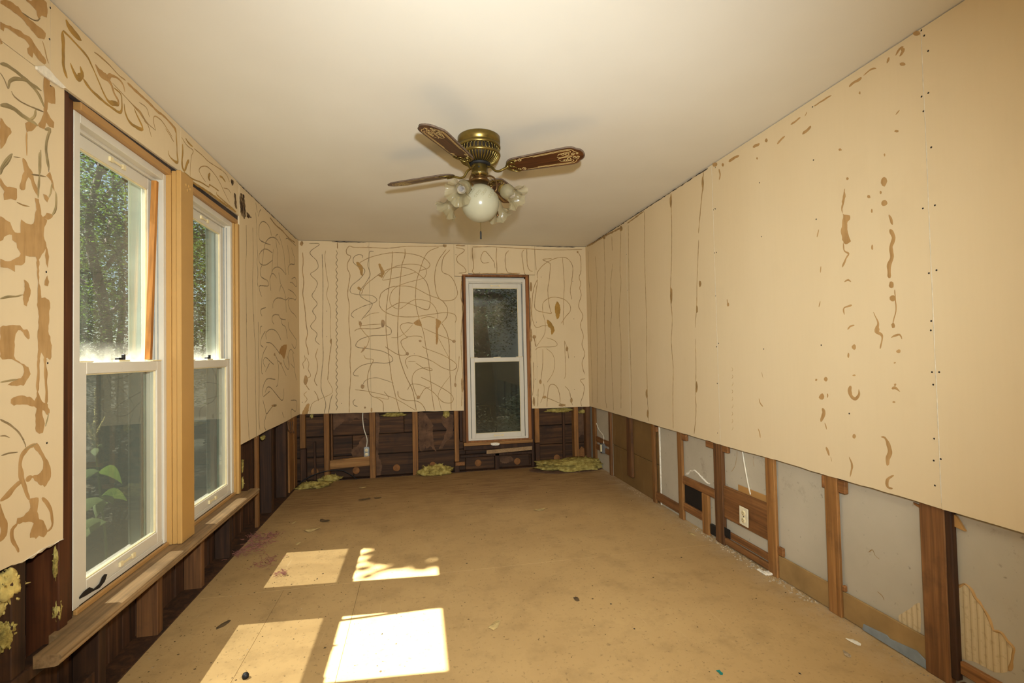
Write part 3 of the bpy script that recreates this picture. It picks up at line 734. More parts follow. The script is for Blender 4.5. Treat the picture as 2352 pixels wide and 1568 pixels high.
# vertical sheathing boards, dark with age
y = 0.95
while y < YB + 0.09:
    w = rnd.uniform(0.085, 0.15)
    under = NW[0] - 0.02 < y + w/2 < FW[1] + 0.02
    build(MB().cbox((XL - 0.117, y + 0.0015, 0.0), (XL - 0.098 + jit(0.003), y + w - 0.0015, 0.33 if under else 0.70), 0.003), 'sheathing_board', M['sheath_v'], wall_left)
    y += w
def ls(y0, y1, z0, z1, mat='stud_dk', name='stud', o=T, dp=0.08):
    return stud(wall_left, (XL - o - dp, y0, z0), (XL - o, y1, z1), mat, name)
for a, b, mt in ((1.925, 1.965, 'stud_bk'), (2.305, 2.35, 'stud_dk'), (2.722, 2.762, 'stud_dk'), (3.095, 3.135, 'stud_bk')):
    ls(a, b, 0.0, 0.26, mt)
ls(3.60, 3.64, 0.0, 0.70, 'stud', dp=0.022)
for a, b, mt in ((3.915, 3.97, 'stud_bk'), (4.325, 4.385, 'stud_bk'), (4.60, 4.70, 'stud')):
    ls(a, b, 0.0, 0.70, mt)
ls(4.452, 4.598, 0.0, 0.70, 'stud', 'corner_stud', T + 0.004, 0.06)
ls(3.25, 3.30, 0.34, 0.70, 'stud_bk', 'jack_stud'); ls(1.56, 1.61, 0.0, 0.66, 'stud_bk'); ls(1.40, 1.46, 0.0, 0.66, 'stud_dk', dp=0.05, o=0.05); ls(1.20, 1.25, 0.0, 0.66, 'stud_bk')
# long dark ledger under the stool and the sole plate
ls(1.55, 3.30, 0.262, 0.299, 'stud_bk', 'ledger', 0.004, 0.05); ls(1.0, YB, -0.002, 0.004, 'stud_bk', 'sole_plate', 0.0, 0.105)
ls(1.0, 1.92, 0.0, 0.10, 'stud_bk', 'ledger', 0.02, 0.03)
# the stained jack stud beside the near window
build(MB().cbox((XL - 0.10, 1.735, 0.24), (XL - 0.012, 1.775, 2.02), 0.003).cbox((XL - 0.10, 1.777, 0.24), (XL - 0.022, 1.812, 2.01), 0.003), 'jack_stud', M['jack'], wall_left)
# drywall of the left wall
edge = [onL(a, b) for a, b in ((-30, 1325), (7, 1307), (30, 1296), (49, 1290), (60, 1284), (74, 1275), (84, 1270), (96, 1261), (110, 1254), (125, 1248), (136, 1241), (146, 1237))]
far_e = [Vector((XL, YF, 0.60)), Vector((XL, 0.6, 0.61))]
yend = 1.733
zsp = 2.008
lp1 = panel(wall_left, far_e + edge[:-1] + [Vector((XL, yend, edge[-1].z)), Vector((XL, yend, zsp)), Vector((XL, YF, zsp))], (-T, 0, 0))
mb = MB(); bead(mb, [p + Vector((-0.004, 0, -0.001)) for p in edge[2:]], NL, [0.004, 0.009, 0.014, 0.010, 0.012], 0.006, 0.006, 0.8, 2)
build(mb, 'crumbling_gypsum_edge', M['gypsum'], lp1)
lp2 = panel(wall_left, [Vector((XL, YF, zsp + 0.002)), Vector((XL, 1.672, zsp + 0.002)), Vector((XL, 1.672, H - 0.004)), Vector((XL, YF, H - 0.004))], (-T, 0, 0))
ysm = onL(415, 330).y
lp3 = panel(wall_left, [Vector((XL, 1.674, zsp + 0.004)), Vector((XL, ysm - 0.001, 2.030)), Vector((XL, ysm - 0.001, H - 0.004)), Vector((XL, 1.674, H - 0.004))], (-T, 0, 0))
lp4 = panel(wall_left, [Vector((XL, ysm + 0.001, 2.030)), Vector((XL, 3.243, 2.040)), Vector((XL, 3.243, H - 0.004)), Vector((XL, ysm + 0.001, H - 0.004))], (-T, 0, 0))
ysf = onL(590, 750).y
fb = [onL(a, b) for a, b in ((553, 1021), (570, 1012), (590, 1001), (612, 989), (640, 976), (660, 966), (675, 957), (688, 951))]
lp5 = panel(wall_left, [Vector((XL, 3.249, fb[0].z)), fb[1], Vector((XL, ysf - 0.001, 0.5*(fb[1].z + fb[2].z))), Vector((XL, ysf - 0.001, H - 0.004)), Vector((XL, 3.249, H - 0.004))], (-T, 0, 0))
lp6 = panel(wall_left, [Vector((XL, ysf + 0.001, 0.5*(fb[1].z + fb[2].z))), fb[3], fb[4], fb[5], fb[6], Vector((XL, YB, 0.634)), Vector((XL, YB, H - 0.004)), Vector((XL, ysf + 0.001, H - 0.004))], (-T, 0, 0))
# white splintered plaster at the header joint
mb = MB(); mb.prism([onL(a/3.92, b/3.92, -0.001) for a, b in ((315, 595), (380, 590), (430, 630), (480, 690), (580, 790), (550, 795), (450, 730), (380, 680), (320, 625))], (0.006, 0, 0))
build(mb, 'broken_plaster', M['chip'], wall_left)
# dark gap along the header above the windows
mb = MB().box((XL - 0.055, 1.74, 2.012), (XL - 0.010, 3.25, 2.045))
build(mb, 'header_gap_felt', M['felt'], wall_left)

# ---------------------------------------------------------------- wall behind the camera
mb = MB().box((XL - 0.17, YF - 0.05, -0.014), (XR + 0.15, YF, H))
tag(build(mb, 'wall_front', M['drywall']), 'plain tan drywall wall behind the camera', 'wall', kind='structure')
# ---------------------------------------------------------------- windows
def window(name, label, T4, w, z0, z1, zmid, dusty, seed, screen=True):
    """double hung vinyl window. Local frame: u along the wall (0..w), v outwards, z up; T4 maps it to the room"""
    root = empty(name, T4 @ Vector((w/2, 0, z0)))
    tag(root, label, 'window', kind='structure')
    def part(boxes, nm, mat, parent=root, c=0.0015):
        mb = MB()
        for a, b in boxes: mb.cbox(a, b, c)
        mb.xform(T4); return build(mb, nm, mat, parent)
    fj = 0.030; D0, D1 = 0.0, 0.135
    part([((0, 0.0, z0), (fj, 0.085, z1))], 'jamb', M['vinyl'])
    part([((0.012, 0.0855, z0), (fj + 0.006, D1, z1))], 'outer_jamb', M['ext'])
    part([((w - fj, 0.0, z0), (w, 0.085, z1))], 'jamb', M['vinyl'])
    part([((w - fj - 0.006, 0.0855, z0), (w - 0.012, D1, z1))], 'outer_jamb', M['ext'])
    part([((fj, 0.0, z1 - 0.030), (w - fj, 0.030, z1)), ((fj, 0.030, z1 - 0.040), (w - fj, 0.085, z1)), ((0.0, 0.060, z1), (w, 0.085, z1 + 0.075))], 'head', M['vinyl'])
    part([((fj, 0.004, z0), (w - fj, 0.085, z0 + 0.020)), ((fj, 0.085, z0), (w - fj, D1, z0 + 0.012))], 'sill', M['vinyl'])
    # balance tracks in the jambs and outside stop beads
    for s in (0, 1):
        u0 = fj if s == 0 else w - fj - 0.004
        part([((u0, 0.034, z0 + 0.02), (u0 + 0.004, 0.038, z1 - 0.04)), ((u0, 0.068, z0 + 0.02), (u0 + 0.004, 0.074, z1 - 0.04)),
              ((u0, 0.020, zmid + 0.02), (u0 + 0.003, 0.024, z1 - 0.04))], 'balance_track', M['track'], c=0.0006)
        part([((u0 - (0.0 if s == 0 else 0.012), 0.125, z0 + 0.02), (u0 + (0.016 if s == 0 else 0.004), 0.131, z1 - 0.045))], 'stop_bead', M['ext'], c=0.001)
    st = 0.038
    def sash(nm, va, vb, za, zb, rb, rt, pane_m, pv):
        s = part([((fj + 0.006, va, za), (fj + 0.006 + st, vb, zb))], nm, M['vinyl'])
        part([((w - fj - 0.006 - st, va, za), (w - fj - 0.006, vb, zb))], 'stile', M['vinyl'], s)
        part([((fj + 0.006 + st, va, za), (w - fj - 0.006 - st, vb, za + rb))], 'bottom_rail', M['vinyl'], s)
        part([((fj + 0.006 + st, va, zb - rt), (w - fj - 0.006 - st, vb, zb))], 'top_rail', M['vinyl'], s)
        u0, u1 = fj + 0.006 + st - 0.004, w - fj - 0.006 - st + 0.004
        part([((u0, pv, za + rb - 0.004), (u1, pv + 0.003, zb - rt + 0.004))], 'glass_pane', pane_m, s, 0.0002)
        # yellowed glazing bead round the glass
        e = 0.004
        U0, U1, Z0, Z1 = fj + 0.006 + st, w - fj - 0.006 - st, za + rb, zb - rt
        part([((U0, pv - 0.008, Z0), (U0 + e, pv - 0.001, Z1)), ((U1 - e, pv - 0.008, Z0), (U1, pv - 0.001, Z1)),
              ((U0, pv - 0.008, Z0), (U1, pv - 0.001, Z0 + e)), ((U0, pv - 0.008, Z1 - e), (U1, pv - 0.001, Z1))], 'glazing_bead', M['cream'], s, 0.0004)
        return s
    up = sash('upper_sash', 0.040, 0.066, zmid + 0.004, z1 - 0.042, 0.030, 0.046, dusty, 0.052)
    lo = sash('lower_sash', 0.006, 0.034, z0 + 0.020, zmid + 0.038, 0.046, 0.040, M['glass'], 0.020)
    # tilt latches, sash lock, finger lift and vent latch
    for s in (0, 1):
        u0 = fj + 0.008 if s == 0 else w - fj - 0.078
        part([((u0, 0.004, zmid + 0.0385), (u0 + 0.07, 0.030, zmid + 0.043))], 'tilt_latch', M['cream'], lo, 0.001)
    part([((w/2 - 0.036, 0.010, zmid + 0.0385), (w/2 + 0.036, 0.032, zmid + 0.045))], 'sash_lock', M['cream'], lo, 0.001)
    part([((w/2 - 0.030, 0.014, zmid + 0.0452), (w/2 + 0.004, 0.028, zmid + 0.053)), ((w/2 - 0.004, 0.010, zmid + 0.0452), (w/2 + 0.006, 0.020, zmid + 0.066))], 'lock_lever', M['black'], lo, 0.001)
    for sv, zc, par in ((0.006, z0 + 0.020 + 0.022, lo), (0.040, z1 - 0.042 - 0.022, up)):
        part([((w/2 - 0.050, sv - 0.009, zc - 0.009), (w/2 - 0.030, sv - 0.0004, zc + 0.009)), ((w/2 + 0.030, sv - 0.009, zc - 0.009), (w/2 + 0.050, sv - 0.0004, zc + 0.009)),
              ((w/2 - 0.031, sv - 0.007, zc - 0.005), (w/2 + 0.031, sv - 0.003, zc + 0.004))], 'finger_lift', M['cream'], par, 0.001)
    if screen:
        sc = part([((fj - 0.002, 0.069, z0 + 0.020), (fj + 0.016, 0.076, zmid + 0.034)), ((w - fj - 0.016, 0.069, z0 + 0.020), (w - fj + 0.002, 0.076, zmid + 0.034)),
                   ((fj + 0.016, 0.069, z0 + 0.020), (w - fj - 0.016, 0.076, z0 + 0.032)), ((fj + 0.016, 0.069, zmid + 0.024), (w - fj - 0.016, 0.076, zmid + 0.034))], 'screen_frame', M['ext'])
        part([((fj + 0.014, 0.0722, z0 + 0.030), (w - fj - 0.014, 0.0728, zmid + 0.026))], 'insect_screen', M['screen'], sc, 0.0001)
    return root
def map_left(y0):  return Matrix(((0, -1, 0, XL - 0.026), (1, 0, 0, y0), (0, 0, 1, 0), (0, 0, 0, 1)))
def map_back(x0):  return Matrix(((1, 0, 0, x0), (0, 1, 0, YB + 0.012), (0, 0, 1, 0), (0, 0, 0, 1)))
w1 = window('window_1', 'nearest white double hung window, wooden stick beside its upper pane', map_left(NW[0]), 0.60, 0.352, 1.985, 1.112, M['glass_dusty'], 1)
w2 = window('window_2', 'second white double hung window, between the amber post and far panel', map_left(FW[0]), 0.60, 0.352, 1.985, 1.112, M['glass_dusty'], 2)
w3 = window('window_3', 'narrow white double hung window in the far wall', map_back(0.476), 0.607, 0.300, 1.905, 1.078, M['glass'], 3)

# wooden trim round the windows on the left
def trim(name, mb, mat, label): return tag(build(mb, name, M[mat]), label, 'trim', kind='structure')
XW = XL - 0.026
# mullion post: jamb strip, reeded near face and the block in front
PX = -1.040
post = empty('trim_1', (XW, 2.475, 0.336)); tag(post, 'amber painted mullion post standing between the two left windows', 'trim', kind='structure')
build(MB().cbox((XW - 0.08, 2.421, 0.337), (XW + 0.012, 2.604, 2.0), 0.002), 'mullion_core', M['amber'], post)
build(MB().cbox((XW - 0.001, 2.411, 0.337), (XW + 0.020, 2.535, 1.999), 0.002), 'mullion_casing', M['amber'], post)
build(MB().cbox((XW + 0.0205, 2.413, 0.337), (XW + 0.040, 2.535, 2.008), 0.003), 'mullion_casing', M['amber'], post)
build(MB().cbox((XW + 0.0405, 2.411, 0.337), (PX, 2.536, 2.012), 0.003), 'mullion_face', M['amber'], post)
mb = MB()
for k in range(9):
    p = onL(500 - 60 + k*0, 430, 0); break
for k, (px, py) in enumerate(((428, 425), (434, 428), (431, 437), (437, 434))):
    q = hit(px, py, 0, PX); mb.lathe([(0.0, 0.003), (0.006, 0.002), (0.009, 0.0)], n=10)
    n0 = len(mb.v) - 30
    for i in range(n0, len(mb.v)):
        v = mb.v[i]; mb.v[i] = Vector((PX + v.z, q.y + v.x, q.z + v.y))
build(mb, 'paint_blister', M['amber'], post)
trim('trim_2', MB().cbox((XW - 0.03, NW[0], 1.9855), (XL - 0.006, 2.414, 2.012), 0.002), 'amber_y', 'amber painted head board above the nearest left window')
trim('trim_3', MB().cbox((XW - 0.03, 2.537, 1.9855), (XL - 0.006, 3.24, 2.012), 0.002), 'amber_y', 'amber painted head board above the second left window')
t4 = trim('trim_4', MB().cbox((XW - 0.06, FW[1] + 0.001, 0.337), (XW + 0.010, 3.224, 1.985), 0.002), 'amber', 'amber painted side casing between second left window and drywall')
build(MB().cbox((XW + 0.0105, 3.212, 0.337), (XL + 0.002, 3.243, 1.984), 0.002), 'casing_face', M['amber'], t4)
# the long stool with its moulded nose, on both windows
ZS = 0.335; XN = -0.995
prof = [(XW + 0.004, ZS), (XN - 0.012, ZS), (XN - 0.004, ZS - 0.003), (XN, ZS - 0.010), (XN - 0.002, ZS - 0.016), (XN - 0.007, ZS - 0.018), (XN - 0.004, ZS - 0.024), (XN - 0.008, ZS - 0.032), (XN - 0.018, ZS - 0.035), (XW + 0.004, ZS - 0.035)]
mb = MB().prism([Vector((x, 1.71, z)) for x, z in prof], (0, 3.285 - 1.71, 0))
stool = trim('trim_5', mb, 'stool', 'dusty wooden window stool with moulded nose along the left wall')
prof2 = [(-1.064, ZS)] + prof[1:-1] + [(-1.064, ZS - 0.035)]
build(MB().prism([Vector((x, 1.600, z)) for x, z in prof2], (0, 0.1095, 0)), 'near_horn', M['stool'], stool)
build(MB().prism([Vector((x, 3.2855, z)) for x, z in ([(-1.050, ZS)] + prof[1:-1] + [(-1.050, ZS - 0.035)])], (0, 0.05, 0)), 'far_horn', M['stool'], stool)
build(MB().cbox((XW - 0.10, NW[0], 0.30), (XW + 0.003, FW[1], 0.3345), 0.002), 'sub_sill', M['stool'], stool)
build(MB().cbox((XW - 0.002, NW[0] + 0.002, 0.3352), (XW + 0.010, 2.410, 0.3515), 0.002), 'sill_strip', M['amber_y'], stool)
build(MB().cbox((XW - 0.002, 2.538, 0.3352), (XW + 0.010, FW[1], 0.3515), 0.002), 'sill_strip', M['amber_y'], stool)
# brown strips round the back window
t6 = trim('trim_6', MB().cbox((0.452, YB - 0.002, 0.285), (0.475, YB + 0.05, 1.925), 0.002), 'trimwood', 'thin brown wood strips framing the narrow back window')
build(MB().cbox((1.084, YB - 0.002, 0.285), (1.114, YB + 0.05, 1.925), 0.002), 'side_strip', M['trimwood'], t6)
build(MB().cbox((0.44, YB - 0.003, 1.9255), (1.114, YB + 0.05, 1.945), 0.002), 'head_strip', M['trimwood'], t6)
build(MB().cbox((0.475, YB - 0.002, 0.285), (1.084, YB + 0.05, 0.2995), 0.002), 'sill_strip', M['trimwood'], t6)
p = onB(1140, 1022, 0.0)
mb = MB(); patch(mb, [onB(a, b, -0.004) for a, b in ((1127, 1018), (1138, 1016), (1148, 1018), (1146, 1022), (1138, 1023), (1129, 1022))], NB, 0, 0.004, 3)
build(mb, 'peeling_paint', M['chip'], t6)
# black tape torn on the near window's bottom rail
mb = MB()
mb.prism([hit(a, b, 0, XW - 0.0035) for a, b in ((176, 1378), (192, 1358), (205, 1348), (215, 1352), (228, 1340), (234, 1325), (240, 1318), (246, 1318), (240, 1335), (228, 1350), (212, 1358), (196, 1368))], (0.0012, 0, 0))
build(mb, 'torn_black_tape', M['black'], w1)

# wooden stick wedged in the near window's track
a = hit(341, 822, 0, XW - 0.020); b = hit(356, 416, 0, XW - 0.020)
a.z = 1.1575
mb = MB(); d = (b - a)
pr = []
for s, t in ((-.010, -.009), (.010, -.009), (.010, .009), (-.010, .009)): pr.append(a + Vector((s, t, 0)))
mb.prism(pr, d)
stick = build(mb, 'wooden_stick', M['stick'], None, a)
tag(stick, 'slim brown wooden stick leaning in the nearest window track', 'stick')
# ---------------------------------------------------------------- glue beads and torn paper on the drywall
class Tr:
    """traces given in enlarged-crop units -> points on a wall"""
    def __init__(s, on, ox, oy, sc, nrm): s.on, s.ox, s.oy, s.sc, s.n = on, ox, oy, sc, nrm
    def __call__(s, pts): return [s.on(s.ox + x/s.sc, s.oy + y/s.sc) for x, y in pts]
_seed = [0]
def P2(txt): return [tuple(float(c) for c in t.split(',')) for t in txt.split()]
def glue(tr, txt, par, w, mat='glue', h=0.0016, rag=0.25, step=0.007, taper=True, name='glue_bead'):
    _seed[0] += 1; mb = MB()
    pts = tr(P2(txt))
    if name == 'glue_bead' and mat in ('glue', 'glue_dark'): w = [c_*0.62 for c_ in w] if isinstance(w, list) else w*0.62
    bead(mb, pts, tr.n, w, h*0.6, step, rag, _seed[0]*1.7, taper, 0.0003)
    if mb.f: return build(mb, name, M[mat], par(pts[len(pts)//2]) if callable(par) else par)
def torn(tr, txt, par, rag=0.006, mat='torn', name='torn_paper', lift=0.0006):
    _seed[0] += 1; mb = MB()
    pts = tr(P2(txt))
    patch(mb, pts, tr.n, lift + 0.00002*(_seed[0] % 20), rag, _seed[0]*1.3)
    return build(mb, name, M[mat], par(pts[0]) if callable(par) else par)
def tstroke(tr, txt, par, w, rag=0.35, mat='torn', name='torn_paper'):
    return glue(tr, txt, par, w, mat, 0.0009, rag, 0.006, True, name)
def blob(tr, x, y, rx, ry, par, mat='torn', name='torn_paper'):
    _seed[0] += 1; k = _seed[0]
    pts = []
    for i in range(9):
        a = 2*pi*i/9; r = 1 + 0.35*noise.noise(Vector((cos(a)*1.7 + k, sin(a)*1.7, k)))
        pts.append((x + rx*r*cos(a), y + ry*r*sin(a)))
    return torn(tr, ' '.join('%f,%f' % p for p in pts), par, 0.002, mat, name)

# --- back wall
def bpar(p):
    if p.x < xseam: return bp1
    if p.x < xhl: return bp2
    if p.z > 1.94: return bp3 if p.x < xh2 else (bp4 if p.x < xh3 else bp5)
    return bp2b if p.x < 0.7 else bp5
B1 = Tr(onB, 660, 530, 3.6475, NB)
W = 0.0095
for t, w, mt in (
    ('128,180 133,260 128,340 138,430 130,520 140,600 150,680 155,760 168,860 155,930 170,990 178,1040', 0.011, 'glue'),
    ('142,1040 150,1080 130,1110 140,1160', 0.008, 'glue'), ('160,1060 180,1110 175,1160 195,1215 150,1240', 0.008, 'glue'),
    ('155,1290 185,1335', 0.012, 'glue'), ('165,1345 140,1370 165,1410 145,1440', 0.008, 'glue'),
    ('180,105 268,112 190,180 245,250 258,305 230,335 195,365 250,430 235,490 207,545 250,610 212,670 240,730 195,800 248,860 235,915 272,955', 0.009, 'glue_dark'),
    ('255,985 238,1045 250,1100 250,1170 228,1250 250,1300', 0.009, 'glue'), ('225,1340 250,1380 262,1425', 0.009, 'glue'),
    ('292,195 298,400 297,640 295,860 300,1060 285,1220 285,1330 310,1400 322,1460 308,1530', 0.009, 'glue_dark'),
    ('320,165 315,230 325,340 342,450 330,540 360,650 360,800 362,900', 0.006, 'glue'), ('362,900 370,930 350,1090 338,1250', 0.010, 'glue'),
    ('338,1250 375,1320 365,1365 270,1410 215,1440 195,1480 188,1530', 0.006, 'glue'), ('378,1370 360,1430 345,1530', 0.009, 'glue_dark'),
    ('418,95 420,150', 0.014, 'glue'),
    ('1320,125 1180,130 1000,130 850,145 700,140 560,138 520,128 495,160 500,195 530,215 505,270 505,320 525,370 515,440 505,530 518,620 515,760 525,880 532,980 525,1090 530,1220 520,1380 518,1525', W, 'glue'),
    ('630,230 628,205 590,200 555,225 555,265 590,295 635,310 648,345 610,400 540,460 530,515 600,535 700,540 748,570 730,600 640,630 560,670 535,705 560,730', 0.009, 'glue_dark'),
    ('725,172 690,175 683,230 675,290 695,360 680,400 640,460 610,500 612,545 660,580 710,610 690,660 620,745', 0.009, 'glue_dark'),
    ('600,270 700,220 860,185 1000,188 1120,215 1190,270 1180,310 1105,335', W, 'glue'),
    ('795,410 830,350 900,300 1000,280 1100,285 1160,320 1160,370 1130,400 1000,435 900,480 860,550 870,620 930,655 980,630 1020,600 1080,575 1180,590 1230,630 1258,690 1260,740', 0.008, 'glue'),
    ('795,415 880,400 1000,370 1080,345', 0.008, 'glue'),
    ('620,530 650,460 720,400 790,350 870,315 960,305 1050,330 1120,380 1170,440 1195,550 1190,640 1160,660 1080,630 1000,605 930,605 830,660', W, 'glue'),
    ('770,580 790,520 860,475 950,462 1060,475 1180,535 1290,580 1340,650 1335,720 1295,770', W, 'glue'),
    ('770,580 775,630 820,680 920,715 1060,720 1200,700 1320,685 1400,700 1415,740 1405,770', W, 'glue'),
    ('880,170 872,330 850,490 828,670 828,850 845,1010 860,1130 880,1270 940,1515', W, 'glue'),
    ('985,150 985,210 960,290 945,430 935,620 925,780 925,920 940,1060 990,1210 1050,1340 1080,1505', 0.011, 'glue'),
    ('1270,135 1190,170 1150,220 1110,330 1080,440 1075,600 1105,740 1140,850 1160,970 1185,1110 1200,1250 1215,1400 1232,1505', 0.009, 'glue'),
    ('1330,155 1260,260 1235,370 1245,500 1280,575 1340,585 1400,570 1425,520 1400,430 1360,375 1300,345 1295,290 1310,220 1362,160', W, 'glue'),
    ('1290,770 1335,850 1355,950 1358,1070 1362,1180 1370,1320 1372,1500', 0.010, 'glue'),
    ('1120,735 1180,718 1240,730', 0.009, 'glue'), ('1140,815 1240,860 1350,905 1395,925', 0.009, 'glue'),
    ('1055,775 1000,770 950,790 955,830 1000,885 1060,880 1120,885 1128,900', 0.009, 'glue'), ('1050,785 990,850 930,890 870,895', 0.006, 'glue'),
    ('1010,890 955,920 960,960 990,1010 1005,1035 940,1040 880,1010 820,970', 0.010, 'glue'),
    ('1130,965 1160,985 1300,1040 1400,1100 1418,1140 1380,1168 1300,1145 1200,1085 1080,1045 1010,1060 990,1100 1010,1155', 0.009, 'glue'),
    ('1270,905 1320,1000 1358,1070', 0.006, 'glue'), ('1010,1095 1075,1095', 0.007, 'glue'),
    ('1075,1105 1150,1155 1210,1170 1200,1150 1130,1150 1070,1180 1045,1240 1060,1320 1095,1400 1120,1370 1150,1325 1200,1305', 0.009, 'glue'),
    ('1120,1225 1230,1280 1350,1350 1390,1400 1370,1440 1300,1430 1220,1350 1130,1295 1040,1285 1005,1335', 0.009, 'glue'),
    ('1368,1210 1300,1300 1265,1370 1270,1420 1290,1500', 0.006, 'glue'),
    ('600,750 612,790 700,785 790,780', 0.008, 'glue'), ('560,840 600,820 720,820 790,810', 0.009, 'glue'),
    ('820,790 865,820 868,860 820,875 700,880 610,910 575,950 590,975 700,990 800,1010 870,1050 880,1090 820,1108 720,1105 620,1130 560,1180 560,1210 600,1215', 0.010, 'glue_dark'),
    ('605,800 650,860 685,900 665,965 625,1010', 0.008, 'glue'),
    ('640,1040 660,1070 720,1080 690,1150 670,1240 680,1330 705,1380 760,1405 800,1440 805,1515', 0.009, 'glue'),
    ('625,1300 660,1250 740,1230 820,1250 890,1275', 0.008, 'glue_dark'), ('565,1330 680,1345 850,1385 950,1430 1075,1505', 0.008, 'glue'),
    ('810,1345 845,1390 840,1410 740,1390', 0.008, 'glue'), ('925,1340 935,1390 990,1418 1080,1425 1130,1455 1160,1510', 0.010, 'glue'),
    ('570,1410 550,1430 560,1460 590,1470', 0.010, 'glue_dark'), ('1440,1050 1430,1150 1410,1220 1405,1290', 0.008, 'glue'), ('640,730 700,695 770,685', 0.007, 'glue')):
    glue(B1, t, bpar, w, mt)
# the ropey dark vertical
t = ' '.join('%.0f,%.0f' % (413 + 6*(1 if k % 2 else -1) + 4*noise.noise(Vector((k*.4, 0, 2))), 160 + k*28) for k in range(49))
glue(B1, t, bpar, 0.010, 'glue_dark')
for x, y, rx, ry in ((155, 1250, 17, 42), (800, 775, 17, 34), (1395, 925, 15, 14), (630, 1303, 16, 18), (612, 778, 12, 25), (1112, 922, 13, 10), (1406, 1290, 10, 18), (1095, 1395, 15, 15), (650, 1480, 9, 8), (705, 1500, 9, 18), (1005, 1030, 13, 15), (365, 925, 8, 22), (1318, 125, 16, 13), (120, 105, 14, 20)):
    blob(B1, x, y, rx, ry, bpar, 'glue')
torn(B1, '185,1450 165,1450 120,1530 170,1530', bpar)
torn(B1, '1245,735 1290,765 1262,830 1265,900 1255,955 1245,950 1245,850', bpar); torn(B1, '1055,775 1105,740 1125,800', bpar)
torn(B1, '575,268 595,262 632,300 632,350 628,378 615,372 605,330', bpar, mat='glue_amber', name='glue_smear'); torn(B1, '762,280 776,276 814,345 800,380 790,395 758,372 785,360', bpar, mat='glue_amber', name='glue_smear')
torn(B1, '585,480 600,466 622,490 614,505', bpar, mat='glue_amber', name='glue_smear'); torn(B1, '615,1020 645,970 660,972 640,1005', bpar, mat='glue_amber', name='glue_smear')
B2 = Tr(onB, 1000, 530, 3.6475, NB)
for t, w, mt in (
    ('218,420 215,560 232,640 222,760 215,900 220,1060 228,1200 225,1340 220,1470', 0.011, 'glue'),
    ('310,135 500,135 760,150 1000,160 1230,155', 0.010, 'glue'), ('310,140 310,200 320,300 310,340 335,365', 0.011, 'glue'),
    ('170,140 240,155 230,180 185,215 185,260 240,305 255,345 195,355', 0.010, 'glue'), ('170,122 250,125', 0.016, 'glue'),
    ('450,265 400,268 380,235 395,185 420,172 450,205 490,260 500,315', 0.009, 'glue'), ('513,140 510,220 515,300 515,360', 0.010, 'glue'),
    ('615,165 590,195 585,260 600,340 640,355 710,355', 0.010, 'glue'), ('745,155 725,190 735,280 745,350 760,370', 0.009, 'glue'),
    ('765,150 770,280 790,330 815,340', 0.010, 'glue'), ('832,150 838,250 845,330', 0.008, 'glue'), ('310,360 500,358 700,362', 0.012, 'glue'),
    ('975,232 900,240 950,265 962,290 955,400 942,490 950,600 965,670 972,690 920,685 850,665 830,620 845,500 858,410', W, 'glue'),
    ('855,400 855,350 900,290 970,245 1050,222 1110,235 1150,300 1145,400 1130,500 1143,575', W, 'glue'),
    ('855,405 825,480 812,580 808,700 825,780 850,810 900,795 940,795', W, 'glue'), ('1065,225 1072,320 1080,450 1075,580 1072,700 1070,790', 0.008, 'glue'),
    ('900,690 900,610 940,570 1000,555 1080,575 1125,620 1130,670 1090,720 1055,775', 0.009, 'glue'), ('900,690 920,770 915,860 880,920 845,970', 0.007, 'glue'),
    ('828,900 842,970', 0.016, 'glue'), ('835,1000 870,975 960,972 1010,965 1020,945 990,915 930,895', 0.008, 'glue'), ('900,990 900,1100 890,1200 880,1270', 0.009, 'glue'),
    ('930,985 980,1030 1000,1100 985,1190 935,1270', 0.007, 'glue'), ('1080,920 1085,1000 1090,1120 1090,1210 1078,1240', 0.008, 'glue'), ('1082,920 1100,970 1108,1000 1117,1070', 0.008, 'glue'),
    ('935,1475 940,1380 955,1300 985,1285 1020,1310 1042,1380 1045,1440', 0.010, 'glue'), ('910,1395 940,1400 1045,1445 1095,1470', 0.009, 'glue'), ('905,1280 912,1320 905,1380 880,1440', 0.007, 'glue'),
    ('1085,1300 1120,1340 1135,1400 1148,1460', 0.009, 'glue'), ('862,1320 858,1470', 0.008, 'glue'), ('795,560 800,700 795,860 800,1000 795,1200 800,1400', 0.014, 'glue'), ('820,1100 825,1250 815,1380', 0.010, 'glue'),
    ('1190,175 1215,220 1220,330 1205,390 1218,440 1210,480 1222,540 1200,630 1235,710 1215,790 1240,880 1228,950 1250,1030 1230,1100 1235,1150 1250,1200', 0.010, 'glue'),
    ('1255,1238 1215,1250 1245,1300 1240,1370 1220,1430 1225,1470', 0.009, 'glue')):
    glue(B2, t, bpar, w, mt)
for x, y, rx, ry in ((828, 888, 15, 16), (1103, 990, 11, 20), (912, 1393, 18, 12), (880, 1265, 10, 20), (1060, 1458, 30, 12), (1140, 1420, 10, 22), (1191, 177, 8, 10), (800, 880, 12, 60), (800, 470, 10, 40), (825, 1430, 10, 40), (226, 1290, 10, 60)):
    blob(B2, x, y, rx, ry, bpar, 'glue')
torn(B2, '1018,590 1040,615 1048,660 1038,720 1018,740 1004,690 1000,640', bpar, 0.008, 'glue_amber', 'glue_smear'); torn(B2, '935,745 960,755 985,790 1000,830 985,860 972,872 965,820 940,795', bpar, 0.008, 'glue_amber', 'glue_smear')
def screw_at(on, px, py, par, nrm, r=0.0035):
    global SCREW
    p = on(px, py)
    o = link('screw_head', SCREW[tuple(nrm)], par(p) if callable(par) else par, p + nrm*0.0004)
    return o
SCREW = {}
